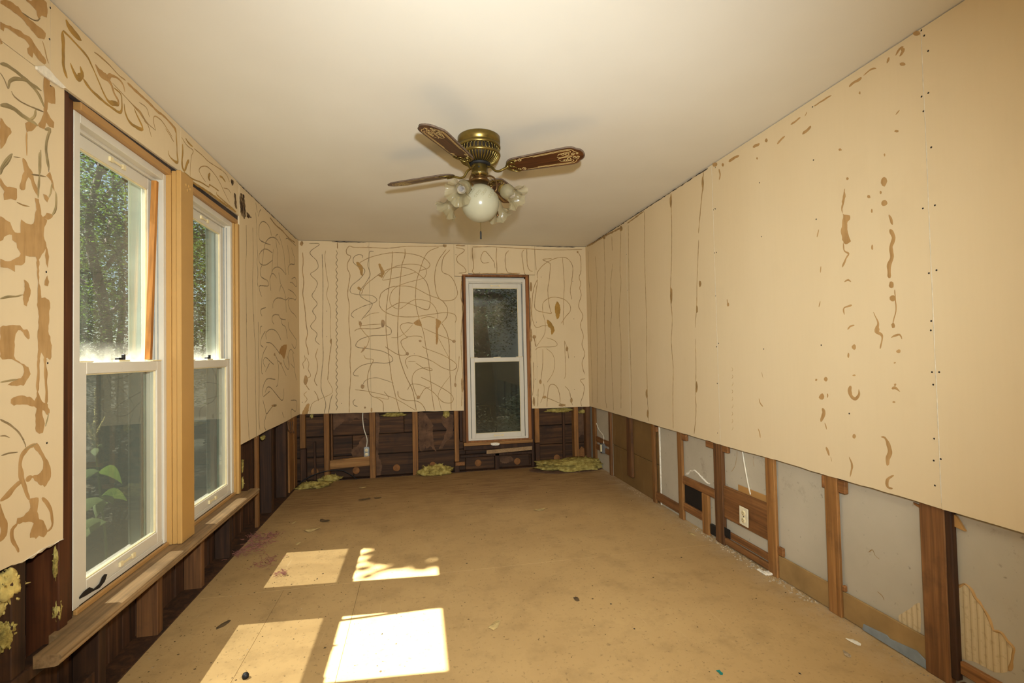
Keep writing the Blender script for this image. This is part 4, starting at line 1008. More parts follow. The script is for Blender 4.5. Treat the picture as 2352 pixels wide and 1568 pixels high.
for n_ in (NL, NR, NB):
    mb = MB().lathe([(0.0, 0.0002), (0.0014, 0.0005), (0.0027, 0.0003), (0.0033, 0.0)], n=10)
    mb.xform(n_.to_track_quat('Z', 'Y').to_matrix().to_4x4())
    SCREW[tuple(n_)] = mb.mesh('screw_head', M['screw'])
for x, y in ((885, 387), (1150, 422), (1160, 737), (1165, 1055), (857, 1138), (1165, 1328), (848, 765), (840, 1242), (850, 1375), (172, 200), (370, 352), (557, 356)): screw_at(onB, 1000 + x/3.6475, 530 + y/3.6475, bpar, NB)
for x, y in ((330, 672), (330, 886), (455, 1445), (1063, 1030), (675, 130), (125, 1435)): screw_at(onB, 660 + x/3.6475, 530 + y/3.6475, bpar, NB)

# --- left wall, near panel: torn kraft paper and thick ropes of glue
def lpar(p): return lp1 if p.z < zsp else lp2
LA = Tr(onL, 0, 0, 3.92, NL); LB = Tr(onL, 0, 350, 4.482, NL); LC = Tr(onL, 0, 660, 4.482, NL); LD = Tr(onL, 0, 960, 4.482, NL)
for tr, t in ((LA, '0,0 70,0 160,60 210,130 290,190 410,300 395,350 340,340 280,270 180,150 100,95 40,50 0,30'),
    (LA, '230,0 395,0 425,60 420,160 375,140 345,170 325,100 290,50'),
    (LA, '0,195 50,225 160,270 260,330 340,440 410,540 400,580 340,540 300,475 290,515 250,480 245,440 265,410 225,355 165,330 120,290 70,260 40,250 30,275 0,260'),
    (LA, '395,690 450,710 445,770 490,790 495,935 460,930 430,920 420,1000 450,1060 485,1100 480,1150 440,1140 410,1100 400,1160 340,1130 370,1080 390,1000 400,900 385,800'),
    (LA, '0,1060 40,1110 100,1185 60,1260 0,1340'), (LA, '225,1110 250,1090 330,1130 300,1170 240,1190'), (LA, '0,340 20,390 0,400'),
    (LB, '355,470 395,480 415,600 440,670 480,690 455,770 450,860 475,960 460,1010 400,1090 385,1120 365,1075 300,1075 255,1060 255,1130 215,1160 150,1160 150,1230 110,1200 75,1185 30,1195 0,1180 0,1090 50,1110 105,1115 170,1090 205,1045 170,980 165,935 120,900 120,855 60,850 20,890 0,920 0,655 60,700 100,720 150,820 205,825 215,690 260,720 290,740 345,735 355,640 370,560'),
    (LB, '470,960 490,1000 500,1110 490,1190 470,1140 462,1060'), (LB, '430,670 500,625 545,640 540,670 490,685'), (LB, '375,1110 400,1100 395,1250 410,1440 390,1440 385,1300'),
    (LB, '480,1265 500,1330 490,1380 455,1365 455,1320'), (LB, '0,260 40,330 100,360 165,370 160,490 110,480 40,490 30,430 40,400 0,340'),
    (LB, '240,1310 290,1340 310,1440 300,1500 240,1500 235,1470 255,1420 250,1350'), (LB, '440,430 500,470 485,510 455,480'), (LB, '475,240 510,200 540,280 560,400 545,380 525,290'),
    (LC, '240,90 305,90 300,110 275,190 245,180'), (LC, '250,0 305,0 305,92 240,92'),
    (LC, '385,0 410,0 425,110 460,105 500,130 515,160 505,300 495,450 520,540 530,680 515,740 485,725 450,740 425,670 405,740 385,740 385,600 390,420 400,300 385,180'),
    (LC, '380,1060 400,1100 430,1170 470,1190 488,1200 510,1290 490,1320 440,1260 440,1320 460,1400 440,1490 400,1508 365,1480 360,1380 370,1250 350,1220 300,1215 200,1205 140,1220 105,1190 110,1150 160,1120 250,1115 320,1140 350,1165 375,1120'),
    (LC, '0,415 60,395 130,380 200,395 240,430 280,430 300,520 285,540 250,500 235,455 180,435 155,480 150,560 145,700 160,740 220,780 290,820 312,890 270,960 240,1015 170,1010 70,1000 150,960 210,930 240,870 230,800 150,750 80,735 0,710'),
    (LD, '375,255 415,310 470,410 520,520 520,600 490,660 455,710 440,680 395,680 340,620 310,600 350,590 410,565 440,520 440,450 415,390 350,320 340,290'),
    (LD, '300,830 390,820 385,960 400,1040 440,1060 490,1160 450,1220 400,1215 365,1245 355,1220 310,1230 310,1150 345,1080 290,1070 230,1080 170,1080 175,1030 240,1010 310,920')):
    torn(tr, t, lpar, 0.005)
k = 1/4.482/640.0                                              # crop unit -> metres, roughly, on this panel
for tr, t, w in ((LB, '235,60 285,190 330,270 385,440', [0.012, 0.022, 0.018, 0.012]), (LB, '285,190 250,290 210,380', [0.02, 0.014, 0.018]),
    (LC, '396,720 392,900 385,1070', [0.012, 0.008, 0.014]), (LC, '460,720 470,900 475,1050 475,1200', [0.014, 0.011, 0.010, 0.012]),
    (LD, '370,265 300,300 230,370 205,450 215,560 240,650 265,750 300,840', [0.012, 0.010, 0.014, 0.012, 0.016, 0.014, 0.014, 0.012]), (LD, '330,600 260,640', 0.013),
    (LD, '430,820 480,870 520,940 540,1050 525,1130 485,1170', [0.010, 0.014, 0.012, 0.012, 0.012, 0.008]), (LD, '180,1080 125,1150 125,1240 170,1330 190,1380', [0.012, 0.013, 0.011, 0.008, 0.014]),
    (LD, '225,640 150,710 80,790 0,850', [0.012, 0.016, 0.020, 0.018]), (LD, '0,880 10,980 45,1100 35,1200 0,1270', [0.006, 0.012, 0.020, 0.020, 0.014])):
    tstroke(tr, t, lpar, w)
for tr, t, w, mt in ((LA, '0,575 60,590 150,650 260,740 340,840 380,920 400,970', 0.011, 'glue_olive'), (LA, '0,655 40,720 70,800', 0.006, 'glue_dark'), (LA, '75,800 85,740 130,710 200,715 260,740 370,815', 0.009, 'glue_olive'),
    (LA, '100,820 130,870 230,940 390,1005', 0.007, 'glue_dark'), (LA, '0,950 60,955 140,990 230,1060 340,1130', 0.012, 'glue_olive'), (LA, '320,985 310,1050 260,1085', 0.008, 'glue_olive'),
    (LA, '400,1165 450,1165 430,1220 415,1300 420,1400 440,1530', 0.010, 'glue_olive'), (LA, '190,110 250,150 300,180 340,185 360,160', 0.007, 'glue_dark'), (LA, '380,370 400,430 420,520 435,570', 0.007, 'glue'),
    (LA, '110,1385 40,1460 0,1530', 0.008, 'glue_olive'), (LA, '240,1190 238,1300 240,1400', 0.006, 'torn'), (LA, '365,1350 362,1560', 0.008, 'glue_olive'), (LA, '120,1410 180,1420', 0.006, 'glue_dark'),
    (LB, '405,0 405,230 395,380 390,470', 0.008, 'glue_olive'), (LB, '320,225 400,235 470,250', 0.008, 'glue_dark'), (LB, '470,0 490,100 500,200', 0.006, 'glue_dark'), (LB, '535,310 525,400 500,465', 0.007, 'glue_olive'),
    (LB, '570,400 580,520 560,610 530,650', 0.009, 'glue_olive'), (LB, '120,15 80,90 20,170 0,230', 0.009, 'glue_olive'), (LB, '170,510 230,540 300,555', 0.007, 'glue'),
    (LC, '0,1355 100,1410 190,1490 245,1568', 0.008, 'glue_dark'), (LC, '0,115 80,95 160,92 230,75', 0.006, 'glue_olive'), (LC, '500,1290 490,1350 465,1430', 0.006, 'glue_olive'), (LC, '0,975 80,960 180,945', 0.005, 'glue_olive'),
    (LD, '0,15 100,70 200,160 260,270 262,300', 0.008, 'glue_dark'), (LD, '0,185 50,180 95,200', 0.006, 'glue_dark'), (LD, '180,350 90,360 10,385', 0.008, 'glue_dark'), (LD, '250,330 310,290 370,262', 0.005, 'glue_olive')):
    glue(tr, t, lpar, w, mt, 0.0022)
for tr, x, y in ((LB, 475, 1230), (LC, 490, 778), (LD, 482, 255), (LA, 445, 352), (LA, 452, 70), (LA, 455, 775)): screw_at(onL, tr.ox + x/tr.sc, tr.oy + y/tr.sc, lpar, NL)

# --- left wall header over the windows: amber glue
def hpar(p): return lp3 if p.y < ysm else lp4
G = Tr(onL, 120, 20, 5.227, NL); HH = Tr(onL, 380, 260, 6.533, NL)
for tr, t, w, mt in ((G, '165,130 190,190 240,270 350,380', [0.020, 0.030, 0.020, 0.010], 'glue_amber'), (G, '180,835 140,720 130,560 130,400 125,270', [0.012, 0.014, 0.012, 0.016, 0.010], 'glue_amber'),
    (G, '125,260 220,350 330,470 430,590 500,740 560,880 640,1060 700,1130 800,1150', [0.010, 0.008, 0.008, 0.010, 0.006, 0.008, 0.008, 0.018, 0.016], 'glue_amber'),
    (G, '215,650 260,760 310,830 360,790 335,690', [0.008, 0.014, 0.026, 0.020, 0.010], 'glue_amber'), (G, '370,840 460,970 570,1070 680,1160 790,1240 830,1230 835,1120 820,1020 740,950', [0.012, 0.012, 0.014, 0.010, 0.010, 0.012, 0.008, 0.006, 0.006], 'glue_amber'),
    (G, '515,665 580,770 660,830 700,800 780,830 850,910 870,1000', [0.010, 0.024, 0.030, 0.012, 0.008, 0.012, 0.006], 'torn'), (G, '660,840 710,920 740,1010 790,1100 795,1170', [0.024, 0.012, 0.012, 0.010, 0.014], 'torn'),
    (G, '860,1140 880,1260 940,1370 1070,1450 1080,1410 1020,1290 985,1200', [0.006, 0.010, 0.012, 0.014, 0.012, 0.010, 0.008], 'glue_amber'), (G, '720,890 870,1050 990,1180 1060,1250 1130,1360 1240,1460', [0.004, 0.005, 0.006, 0.026, 0.006, 0.004], 'glue'),
    (G, '500,520 570,570 680,670 800,800 880,860', [0.006, 0.012, 0.006, 0.006, 0.010], 'glue'), (G, '900,890 1050,1030 1150,1120 1270,1240 1330,1280 1450,1410 1490,1500', 0.011, 'torn'), (G, '1040,1120 1130,1190 1165,1300', 0.005, 'glue'),
    (G, '1240,1460 1215,1350 1230,1290 1310,1340 1390,1460 1440,1540', 0.008, 'glue'), (G, '1100,1340 1150,1400 1190,1540', 0.008, 'glue'),
    (HH, '100,180 155,240 165,400 175,600 180,730 100,690 50,620 40,560', [0.012, 0.006, 0.010, 0.006, 0.012, 0.014, 0.008, 0.004], 'glue_amber'), (HH, '0,230 60,320 125,430', 0.008, 'glue'),
    (HH, '255,460 260,560 250,700 255,820 290,870', [0.010, 0.014, 0.012, 0.016, 0.020], 'glue_amber'), (HH, '290,860 320,770 350,700', [0.020, 0.016, 0.018], 'glue_amber'), (HH, '240,360 320,480 415,560 390,640 375,780 370,940', 0.007, 'glue'),
    (HH, '300,370 340,440 410,500', 0.010, 'glue_amber'), (HH, '430,530 560,640 640,720 760,800 850,860 920,930 960,1030', 0.008, 'glue'), (HH, '270,880 400,980 540,1040 655,1110 660,1070 800,1165', 0.007, 'glue_amber'),
    (HH, '290,900 420,1040 560,1130 700,1220 900,1370 1060,1480', 0.013, 'glue_amber'), (HH, '600,1030 530,920 505,850 540,800 620,800 700,870 770,960 830,1070 880,1180 960,1340', 0.008, 'glue'),
    (HH, '670,900 650,960 670,1010', 0.022, 'glue_amber'), (HH, '810,940 850,960 900,1030', 0.012, 'glue_amber'), (HH, '870,1120 940,1140 980,1200', 0.008, 'glue'), (HH, '765,1185 770,1220 880,1320 1000,1420 1060,1480', 0.008, 'glue_amber')):
    glue(tr, t, hpar, w, mt)
torn(HH, '975,1000 1010,1000 1030,1040 1000,1080', hpar, 0.01, 'char', 'mould_stain'); torn(HH, '1030,1200 1050,1210 1062,1300 1072,1430 1050,1420 1028,1300', hpar, 0.014, 'char', 'mould_stain')
torn(HH, '1110,1250 1150,1200 1185,1260 1195,1350 1200,1440 1205,1568 1160,1568 1130,1500 1118,1400', lambda p: lp5, 0.018, 'char', 'mould_stain'); torn(HH, '1215,1480 1240,1500 1290,1568 1220,1568', lambda p: lp5, 0.012, 'char', 'mould_stain')

# --- left wall beyond the windows
def fpar(p): return lp5 if p.y < ysf else lp6
E1 = Tr(onL, 530, 440, 5.229, NL); E2 = Tr(onL, 530, 720, 5.229, NL)
for t in ('185,400 190,700 180,850 180,1050 185,1300 190,1568', '265,430 270,800 262,1050 265,1300 275,1568', '300,250 310,430 315,600 320,750 315,850 325,980 318,1080 328,1140', '490,530 460,420 400,360 350,390 335,480 345,570 400,610 480,640',
    '590,640 550,570 490,548 430,590 400,680 385,800 375,880', '500,735 440,695 390,695 340,760 345,850 390,882 440,870 500,825', '375,885 355,940 365,1020 440,1070 450,1130 350,1130 345,1180 370,1260', '510,690 500,850 490,980 470,1050 480,1190',
    '565,510 540,540 550,650 560,720 560,900', '580,530 610,620 640,760 650,900 665,990', '490,980 510,930 560,905 610,930 665,1000', '470,1050 490,990 520,990 550,1040', '575,970 590,1060 600,1110 640,1190 660,1300 665,1450', '585,1200 600,1120',
    '505,1400 510,1330 550,1280 610,1280 660,1300 700,1270', '780,650 730,600 680,560 660,570', '680,640 700,760 710,870', '730,670 750,750 770,800 765,870 720,870 690,910 695,1000', '730,1050 770,1030 790,1080 785,1140 740,1095 710,1090',
    '690,1170 750,1210 785,1260 775,1300 745,1285 700,1290 690,1350 720,1430 770,1480 790,1520', '420,1390 370,1410 355,1440 375,1495', '500,1568 495,1510 530,1475 580,1480', '300,130 310,200 320,250', '330,300 345,240 360,215'):
    glue(E1, t, fpar, 0.0125, 'glue_dark', 0.002)
glue(E1, '470,310 540,400 620,470 700,560 770,610', fpar, 0.020, 'glue')
for t in ('190,0 188,150 192,400 195,700 195,900 205,1200 215,1400 222,1530', '275,0 280,200 295,400 295,650 300,1000 305,1300 305,1500', '330,100 335,350 330,450 340,700 340,1000 335,1200 350,1400', '375,150 355,170 350,250', '415,210 370,290 360,370 390,405',
    '520,130 495,80 510,20 570,15 600,60 660,75', '430,310 420,240 460,195 510,190 560,230 605,320', '425,345 490,360 560,440 590,490', '435,390 390,480 370,580 370,700 385,725', '415,640 390,590 400,540 430,530 480,580 515,610', '465,595 415,700',
    '525,480 560,560 575,680 565,840 545,880', '560,560 600,600 640,690 665,745', '630,550 650,620 690,670 700,600 680,510', '535,790 450,780 410,820 385,900 380,990', '410,950 440,885 480,890 540,960 610,1040 635,1000 635,900', '390,1000 470,930',
    '385,1040 410,1130 430,1200 480,1140 510,1110 550,1090', '430,1200 400,1330 420,1400', '690,100 700,180 750,260 790,330 770,420 730,360', '740,470 760,600 770,700 790,800', '720,600 760,650', '725,1260 730,1150 780,1170 790,1050 720,1040', '615,1180 640,1250', '600,60 620,130 660,170 680,300', '700,640 690,500 720,430 760,480'):
    glue(E2, t, fpar, 0.0125, 'glue_dark', 0.002)
torn(E2, '580,460 610,390 670,370 665,450 640,545 610,500', fpar, 0.006); blob(E2, 525, 490, 10, 20, fpar, 'glue'); blob(E2, 600, 600, 12, 14, fpar, 'glue'); blob(E2, 520, 1105, 30, 14, fpar, 'glue')

# --- right wall: broken vertical beads and torn flakes
R1 = Tr(onR, 1340, 340, 2.376, NR); R2 = Tr(onR, 1620, 0, 2.2404, NR); R3 = Tr(onR, 1620, 600, 2.2404, NR)
rpar = lambda p: rpanel(p.y)
for t, w in (('25,560 30,720 42,870 38,1000 45,1200 50,1390', 0.010), ('65,590 75,750 73,900 75,1100 75,1390', 0.010), ('112,485 118,700 115,950 122,1130 118,1330 128,1420', 0.014), ('155,480 158,560', 0.014), ('160,630 150,740 155,860 150,990 155,1200 165,1430', 0.011),
    ('205,440 200,650 205,740 195,900 205,1060 205,1250 205,1420', 0.012), ('20,535 60,515 115,480 205,435', 0.028), ('240,410 330,345', 0.018), ('245,420 248,700 252,950 258,1150 262,1350 262,1460', 0.010), ('333,345 335,600 340,800 345,950 345,1150 350,1350 355,1490', 0.011),
    ('478,250 482,450 480,650 475,800 485,930 480,1060 490,1200 488,1350 490,1530', 0.011), ('655,125 650,220 640,330 628,465', 0.012), ('630,500 625,600 620,740 618,860 610,980', 0.009), ('612,1040 615,1200 612,1350', 0.008), ('612,1350 615,1440 605,1560', 0.010)):
    glue(R1, t, rpar, w, 'glue', 0.0016, 0.4)
for x, y, rx, ry in ((637, 740, 7, 18), (345, 1340, 5, 25), (480, 800, 6, 45), (652, 190, 6, 40), (20, 525, 14, 9), (112, 485, 8, 12), (205, 440, 8, 14), (618, 1300, 6, 30), (620, 880, 6, 20), (352, 1450, 5, 25), (478, 290, 6, 40)): blob(R1, x, y, rx, ry, rpar, 'glue')
torn(R2, '717,970 722,1010 710,1060 708,1100 745,1108 745,1130 732,1140 735,1200 750,1240 730,1255 712,1250 700,1190 710,1110 700,1070', rpar, 0.004)
for tr, t, w in ((R2, '710,1250 715,1290 738,1305 725,1330 705,1375', 0.008), (R2, '945,1105 965,1155', 0.010), (R2, '950,1180 970,1225 955,1270 960,1320 945,1370 950,1430', 0.014), (R2, '975,1490 980,1568', 0.004), (R2, '740,445 770,420 805,400', 0.012), (R2, '815,388 850,358 880,352', 0.006),
    (R2, '560,545 600,520 650,490', 0.007), (R2, '440,640 490,605', 0.010), (R2, '370,740 410,700', 0.012), (R2, '500,690 545,650', 0.016), (R2, '120,830 175,800', 0.016), (R2, '245,755 280,740', 0.014), (R2, '70,870 76,895 72,925', 0.010), (R2, '585,1180 575,1220', 0.006), (R2, '595,1370 593,1400', 0.006),
    (R2, '715,1450 735,1440 750,1450', 0.006), (R2, '935,325 945,295', 0.012), (R2, '980,285 1000,255 1020,240', 0.010), (R2, '1000,290 1025,250', 0.014), (R2, '980,590 1000,565', 0.005), (R2, '512,598 524,575', 0.006),
    (R3, '720,105 735,95 750,105', 0.006), (R3, '715,275 715,240 755,225', [0.006, 0.006, 0.010]), (R3, '732,350 745,335 768,328', [0.010, 0.006, 0.010]), (R3, '748,640 745,685 772,708 792,685 790,658', [0.014, 0.018, 0.016, 0.010, 0.006]), (R3, '603,755 610,780 595,825', [0.018, 0.014, 0.012]),
    (R3, '615,830 625,865', 0.006), (R3, '622,955 638,1000', 0.011), (R3, '645,1005 652,1030', 0.004), (R3, '740,1005 756,1050 745,1110', [0.004, 0.010, 0.003]), (R3, '865,260 890,320 880,360 910,385 900,450', [0.003, 0.006, 0.012, 0.006, 0.006]), (R3, '978,190 982,250 965,320', 0.004),
    (R3, '957,392 970,385 1000,378 1012,400', 0.007), (R3, '960,655 975,650 1003,672', [0.012, 0.010, 0.003]), (R3, '905,903 925,905 945,950 945,1000 935,1050', [0.010, 0.012, 0.018, 0.018, 0.012]), (R3, '970,1100 935,1125 940,1160 965,1168', [0.006, 0.008, 0.014, 0.012]),
    (R3, '276,705 283,730 297,747', [0.004, 0.006, 0.008]), (R3, '272,860 280,880 283,908', 0.007), (R3, '592,205 585,236', 0.005), (R3, '595,25 593,58', 0.005), (R3, '112,195 118,230', 0.010), (R3, '290,570 297,600', 0.003)):
    tstroke(tr, t, rpar, w)
for k in range(9): tstroke(R3, '%d,%d %d,%d %d,%d' % (136 + k % 3*3, 545 + k*38, 142, 556 + k*38, 136, 566 + k*38), rpar, 0.003)
for tr, x, y, rx, ry in ((R2, 920, 932, 16, 26), (R2, 923, 1045, 16, 15), (R2, 903, 990, 5, 10), (R2, 843, 1012, 9, 9), (R2, 958, 1465, 13, 17), (R2, 965, 1537, 14, 12), (R2, 1016, 330, 14, 8), (R2, 1018, 258, 10, 14), (R2, 315, 722, 7, 10), (R2, 91, 848, 6, 9), (R2, 695, 770, 10, 6), (R2, 732, 918, 7, 8),
    (R2, 923, 797, 4, 8), (R2, 860, 1272, 5, 13), (R2, 858, 1085, 4, 10), (R2, 985, 675, 11, 6), (R2, 795, 478, 5, 9), (R2, 267, 815, 4, 6), (R2, 50, 845, 13, 12), (R2, 1088, 172, 20, 14), (R3, 765, 441, 12, 13), (R3, 737, 484, 5, 14), (R3, 620, 606, 10, 11), (R3, 572, 610, 6, 6), (R3, 600, 695, 15, 15),
    (R3, 767, 900, 10, 12), (R3, 968, 330, 9, 13), (R3, 994, 462, 12, 9), (R3, 975, 522, 6, 5), (R3, 977, 634, 7, 7), (R3, 970, 724, 8, 4), (R3, 767, 586, 9, 5), (R3, 885, 350, 12, 20), (R3, 965, 190, 16, 14), (R3, 118, 222, 6, 10), (R3, 630, 690, 4, 10)):
    blob(tr, x, y, rx, ry, rpar)
for tr, ps in ((R2, '1147,262 1113,497 1148,478 1163,758 1120,1072 1182,1056 1151,1405 1190,1390 1112,157 1127,183 1123,572 52,862 53,1075 47,1301 58,1298 557,823 280,940 289,1217 571,1128 552,550'), (R3, '1163,307 1161,355 1167,570 1204,570 1176,1025 1212,1017 1182,1153 1178,912 1173,634 53,178 68,422 58,440 62,628 63,883 301,451 597,431 741,783'), (R1, '710,337 718,330 716,572 726,570 722,806 738,1065 728,1083 730,1283 240,775 250,1155 236,580')):
    for x, y in P2(ps): screw_at(onR, tr.ox + x/tr.sc, tr.oy + y/tr.sc, rpar, NR)

# --- pale filled joints, dark open cracks at the ceiling line
for k in range(1, 4):
    y = seams[k]; mb = MB()
    bead(mb, [Vector((XR, y + 0.0012*noise.noise(Vector((z_*3, k, 0))), z_)) for z_ in [zr + 0.02 + j*(H - zr - 0.03)/30 for j in range(31)]], NR, 0.0032, 0.0006, 0.02, 0.5, k, True, 0.0004)
    build(mb, 'joint_compound', M['gypsum'], rp[k])
mb = MB(); bead(mb, [Vector((XR, y, 2.24 + 0.002*noise.noise(Vector((y*6, 0, 0))))) for y in [2.60 + j*0.06 for j in range(36)]], NR, 0.006, 0.0006, 0.02, 0.9, 3, True, 0.0004)
build(mb, 'ceiling_crack', M['felt'], wall_right)
for xa, xb in ((-0.78, -0.47), (1.15, 1.62)):
    mb = MB(); bead(mb, [Vector((x, YB, 2.241)) for x in [xa + (xb - xa)*j/14 for j in range(15)]], NB, 0.005, 0.0006, 0.02, 0.9, 5, True, 0.0004)
    build(mb, 'ceiling_crack', M['felt'], wall_back)
mb = MB(); bead(mb, [Vector((XL, y, 2.240 + 0.002*noise.noise(Vector((y*7, 3, 0))))) for y in [3.2 + j*0.05 for j in range(31)]], NL, 0.005, 0.0006, 0.02, 0.9, 7, True, 0.0004)
build(mb, 'ceiling_crack', M['felt'], wall_left)
# ---------------------------------------------------------------- ceiling fan with light kit
FX, FY = 0.322, 2.415
FS = 0.85                                                    # housing height factor
fan = empty('ceiling_fan', (FX, FY, H))
tag(fan, 'antique brass ceiling fan with four dark wooden blades and glass shades', 'ceiling fan')
def at(r, a, z): return Vector((FX + r*cos(a), FY + r*sin(a), z))
C0 = (FX, FY, 0)
body = build(MB().lathe([(0.0, H), (0.104, H), (0.108, H - FS*0.004), (0.108, H - FS*0.038), (0.102, H - FS*0.044), (0.104, H - FS*0.052), (0.109, H - FS*0.058), (0.109, H - FS*0.066), (0.105, H - FS*0.070)], C0, 48), 'motor_housing', M['brass'], fan)
build(MB().lathe([(0.0975, H - FS*0.066), (0.0975, H - FS*0.106)], C0, 48), 'vent_band', M['brass_dk'], body)
mb = MB()
for k in range(34):                                          # pierced band: overlapping brass loops
    a = 2*pi*k/34; pts = []
    for j in range(13):
        w = 2*pi*j/12
        pts.append(at(0.1015, a + 0.088*cos(w), H - FS*0.086 + 0.0155*sin(w)))
    mb.tube(pts, 0.0022, 5, False)
tag(build(mb, 'pierced_band', M['brass'], body), kind='stuff')
build(MB().lathe([(0.099, H - FS*0.101), (0.108, H - FS*0.103), (0.108, H - FS*0.112), (0.104, H - FS*0.117), (0.100, H - FS*0.118)], C0, 48), 'lower_rim', M['brass'], body)
build(MB().lathe([(0.098, H - FS*0.117), (0.088, H - FS*0.138), (0.066, H - FS*0.152), (0.040, H - FS*0.156), (0.0, H - FS*0.156)], C0, 40), 'bowl_vent', M['brass_dk'], body)
mb = MB()
for k in range(40):
    a = 2*pi*k/40
    mb.tube([at(0.101, a, H - FS*0.118), at(0.0915, a, H - FS*0.138), at(0.068, a, H - FS*0.154), at(0.046, a, H - FS*0.158)], [0.0042, 0.0040, 0.003, 0.002], 6)
tag(build(mb, 'vent_rib', M['brass'], body), kind='stuff')
build(MB().lathe([(0.050, H - FS*0.1565), (0.056, H - FS*0.158), (0.056, H - FS*0.168), (0.040, H - FS*0.171), (0.0, H - FS*0.171)], C0, 32), 'flywheel', M['black'], fan)
sw = build(MB().lathe([(0.0, H - FS*0.170), (0.040, H - FS*0.170), (0.041, H - FS*0.172), (0.041, H - FS*0.212), (0.044, H - FS*0.216), (0.043, H - FS*0.226), (0.036, H - FS*0.234), (0.030, H - FS*0.236)], C0, 36), 'switch_housing', M['brass'], fan)
mb = MB()
for k in range(9):
    a = -2.3 + k*0.2; p = at(0.0425, a, H - FS*0.2205); mb.lathe([(0.0, 0.001), (0.003, 0.0008), (0.0036, 0)], n=8)
    n0 = len(mb.v) - 24
    R_ = Vector((cos(a), sin(a), 0)).to_track_quat('Z', 'Y').to_matrix().to_4x4()
    for i in range(n0, len(mb.v)): mb.v[i] = p + (R_ @ mb.v[i])
build(mb, 'pierced_holes', M['black'], sw)
build(MB().cbox((FX - 0.012, FY - 0.0425, H - FS*0.196), (FX - 0.004, FY - 0.0405, H - FS*0.188), 0.0006), 'reverse_switch', M['black'], sw)
fit = build(MB().lathe([(0.0, H - FS*0.234), (0.033, H - FS*0.235), (0.036, H - FS*0.240), (0.036, H - FS*0.252), (0.048, H - FS*0.256), (0.050, H - FS*0.262), (0.047, H - FS*0.270), (0.040, H - FS*0.272), (0.0, H - FS*0.272)], C0, 36), 'light_fitter', M['copper'], fan)
# globe
GC = Vector((FX, FY, 1.914)); GR = 0.0955
prof = []
for k in range(25):
    t = radians(24) + (pi - radians(24))*k/24
    prof.append((GR*sin(t), GR*cos(t)))
globe = build(MB().lathe(prof, GC, 40), 'glass_globe', M['globe'], fan)
mb = MB()
for k in range(17):                                          # etched scroll band
    a0 = 2*pi*k/17; lat0 = 0.22 + 0.10*(k % 2)
    for q in range(3):
        pts = []
        for j in range(14):
            w = j*0.62; rr = 0.018 + 0.006*j*0.62
            la = lat0 + (q - 1)*0.13 + rr*sin(w)*1.6; lo = a0 + (q - 1)*0.10 + rr*cos(w)*1.6
            pts.append(GC + Vector((cos(la)*cos(lo), cos(la)*sin(lo), sin(la)))*(GR + 0.0003))
        mb.tube(pts, 0.0007, 4, False)
tag(build(mb, 'etched_scroll', M['etch'], globe), kind='stuff')
# arms, sockets, ruffled shades and bulbs
base = radians(-38)
for k in range(4):
    a = base + k*pi/2; ca, sa = cos(a), sin(a)
    pts = []
    for r, z in ((0.034, H - 0.210), (0.055, H - 0.206), (0.078, H - 0.216), (0.094, H - 0.240), (0.098, H - 0.272), (0.088, H - 0.290), (0.072, H - 0.288), (0.066, H - 0.272), (0.076, H - 0.258), (0.100, H - 0.262), (0.128, H - 0.282)):
        pts.append(at(r, a, z))
    arm = build(MB().tube(smooth_line(pts, 0.006), 0.0042, 8), 'lamp_arm', M['copper'], fan)
    ax = Vector((ca*cos(radians(37)), sa*cos(radians(37)), -sin(radians(37))))
    S = at(0.126, a, H - 0.280)
    R_ = ax.to_track_quat('Z', 'Y').to_matrix().to_4x4(); T_ = Matrix.Translation(S) @ R_
    mb = MB().lathe([(0.0, -0.012), (0.016, -0.012), (0.024, -0.004), (0.026, 0.002), (0.026, 0.012), (0.024, 0.014)], n=24); mb.xform(T_)
    build(mb, 'socket_cup', M['brass'], arm)
    prof = [(0.022, 0.008), (0.030, 0.014), (0.036, 0.026), (0.037, 0.040), (0.034, 0.056), (0.032, 0.068), (0.035, 0.080), (0.043, 0.092), (0.054, 0.102), (0.066, 0.108)]
    def ruff(t, w):
        g_ = max(0.0, (t - 0.5)/0.5)**1.5
        return 0.005*g_*sin(6*w) + 0.0015*g_*sin(18*w), 0.009*g_*cos(6*w + 0.6) + 0.002*g_*cos(18*w)
    mb = MB().lathe(prof, n=96, ruff=ruff); mb.xform(T_)
    build(mb, 'glass_shade', M['shade'], fan)
    mb = MB().lathe([(0.0125, 0.010), (0.013, 0.026), (0.018, 0.038), (0.0225, 0.052), (0.022, 0.064), (0.016, 0.076), (0.007, 0.083), (0.0, 0.085)], n=20); mb.xform(T_)
    build(mb, 'light_bulb', M['bulb'], fan)
# pull chains
build(MB().tube([(FX, FY, GC.z - GR - 0.002), (FX, FY, 1.772)], 0.0012, 6), 'pull_chain', M['brass'], fan)
build(MB().lathe([(0.0, 1.774), (0.0024, 1.773), (0.0042, 1.765), (0.0042, 1.732), (0.0, 1.730)], C0, 12), 'chain_pull', M['black'], fan)
q = hit(1143, 490, 1, FY + 0.02)
cp = build(MB().tube([at(0.045, 0.2, H - 0.190), q + Vector((0, 0, 0.06)), q + Vector((0, 0, 0.01))], 0.0008, 5), 'pull_chain', M['brass'], fan)
build(MB().lathe([(0.0, 0.012), (0.003, 0.011), (0.0045, 0.006), (0.003, 0.001), (0.0062, -0.005), (0.0070, -0.010), (0.004, -0.015), (0.0, -0.016)], q, 14), 'chain_finial', M['copper'], cp)
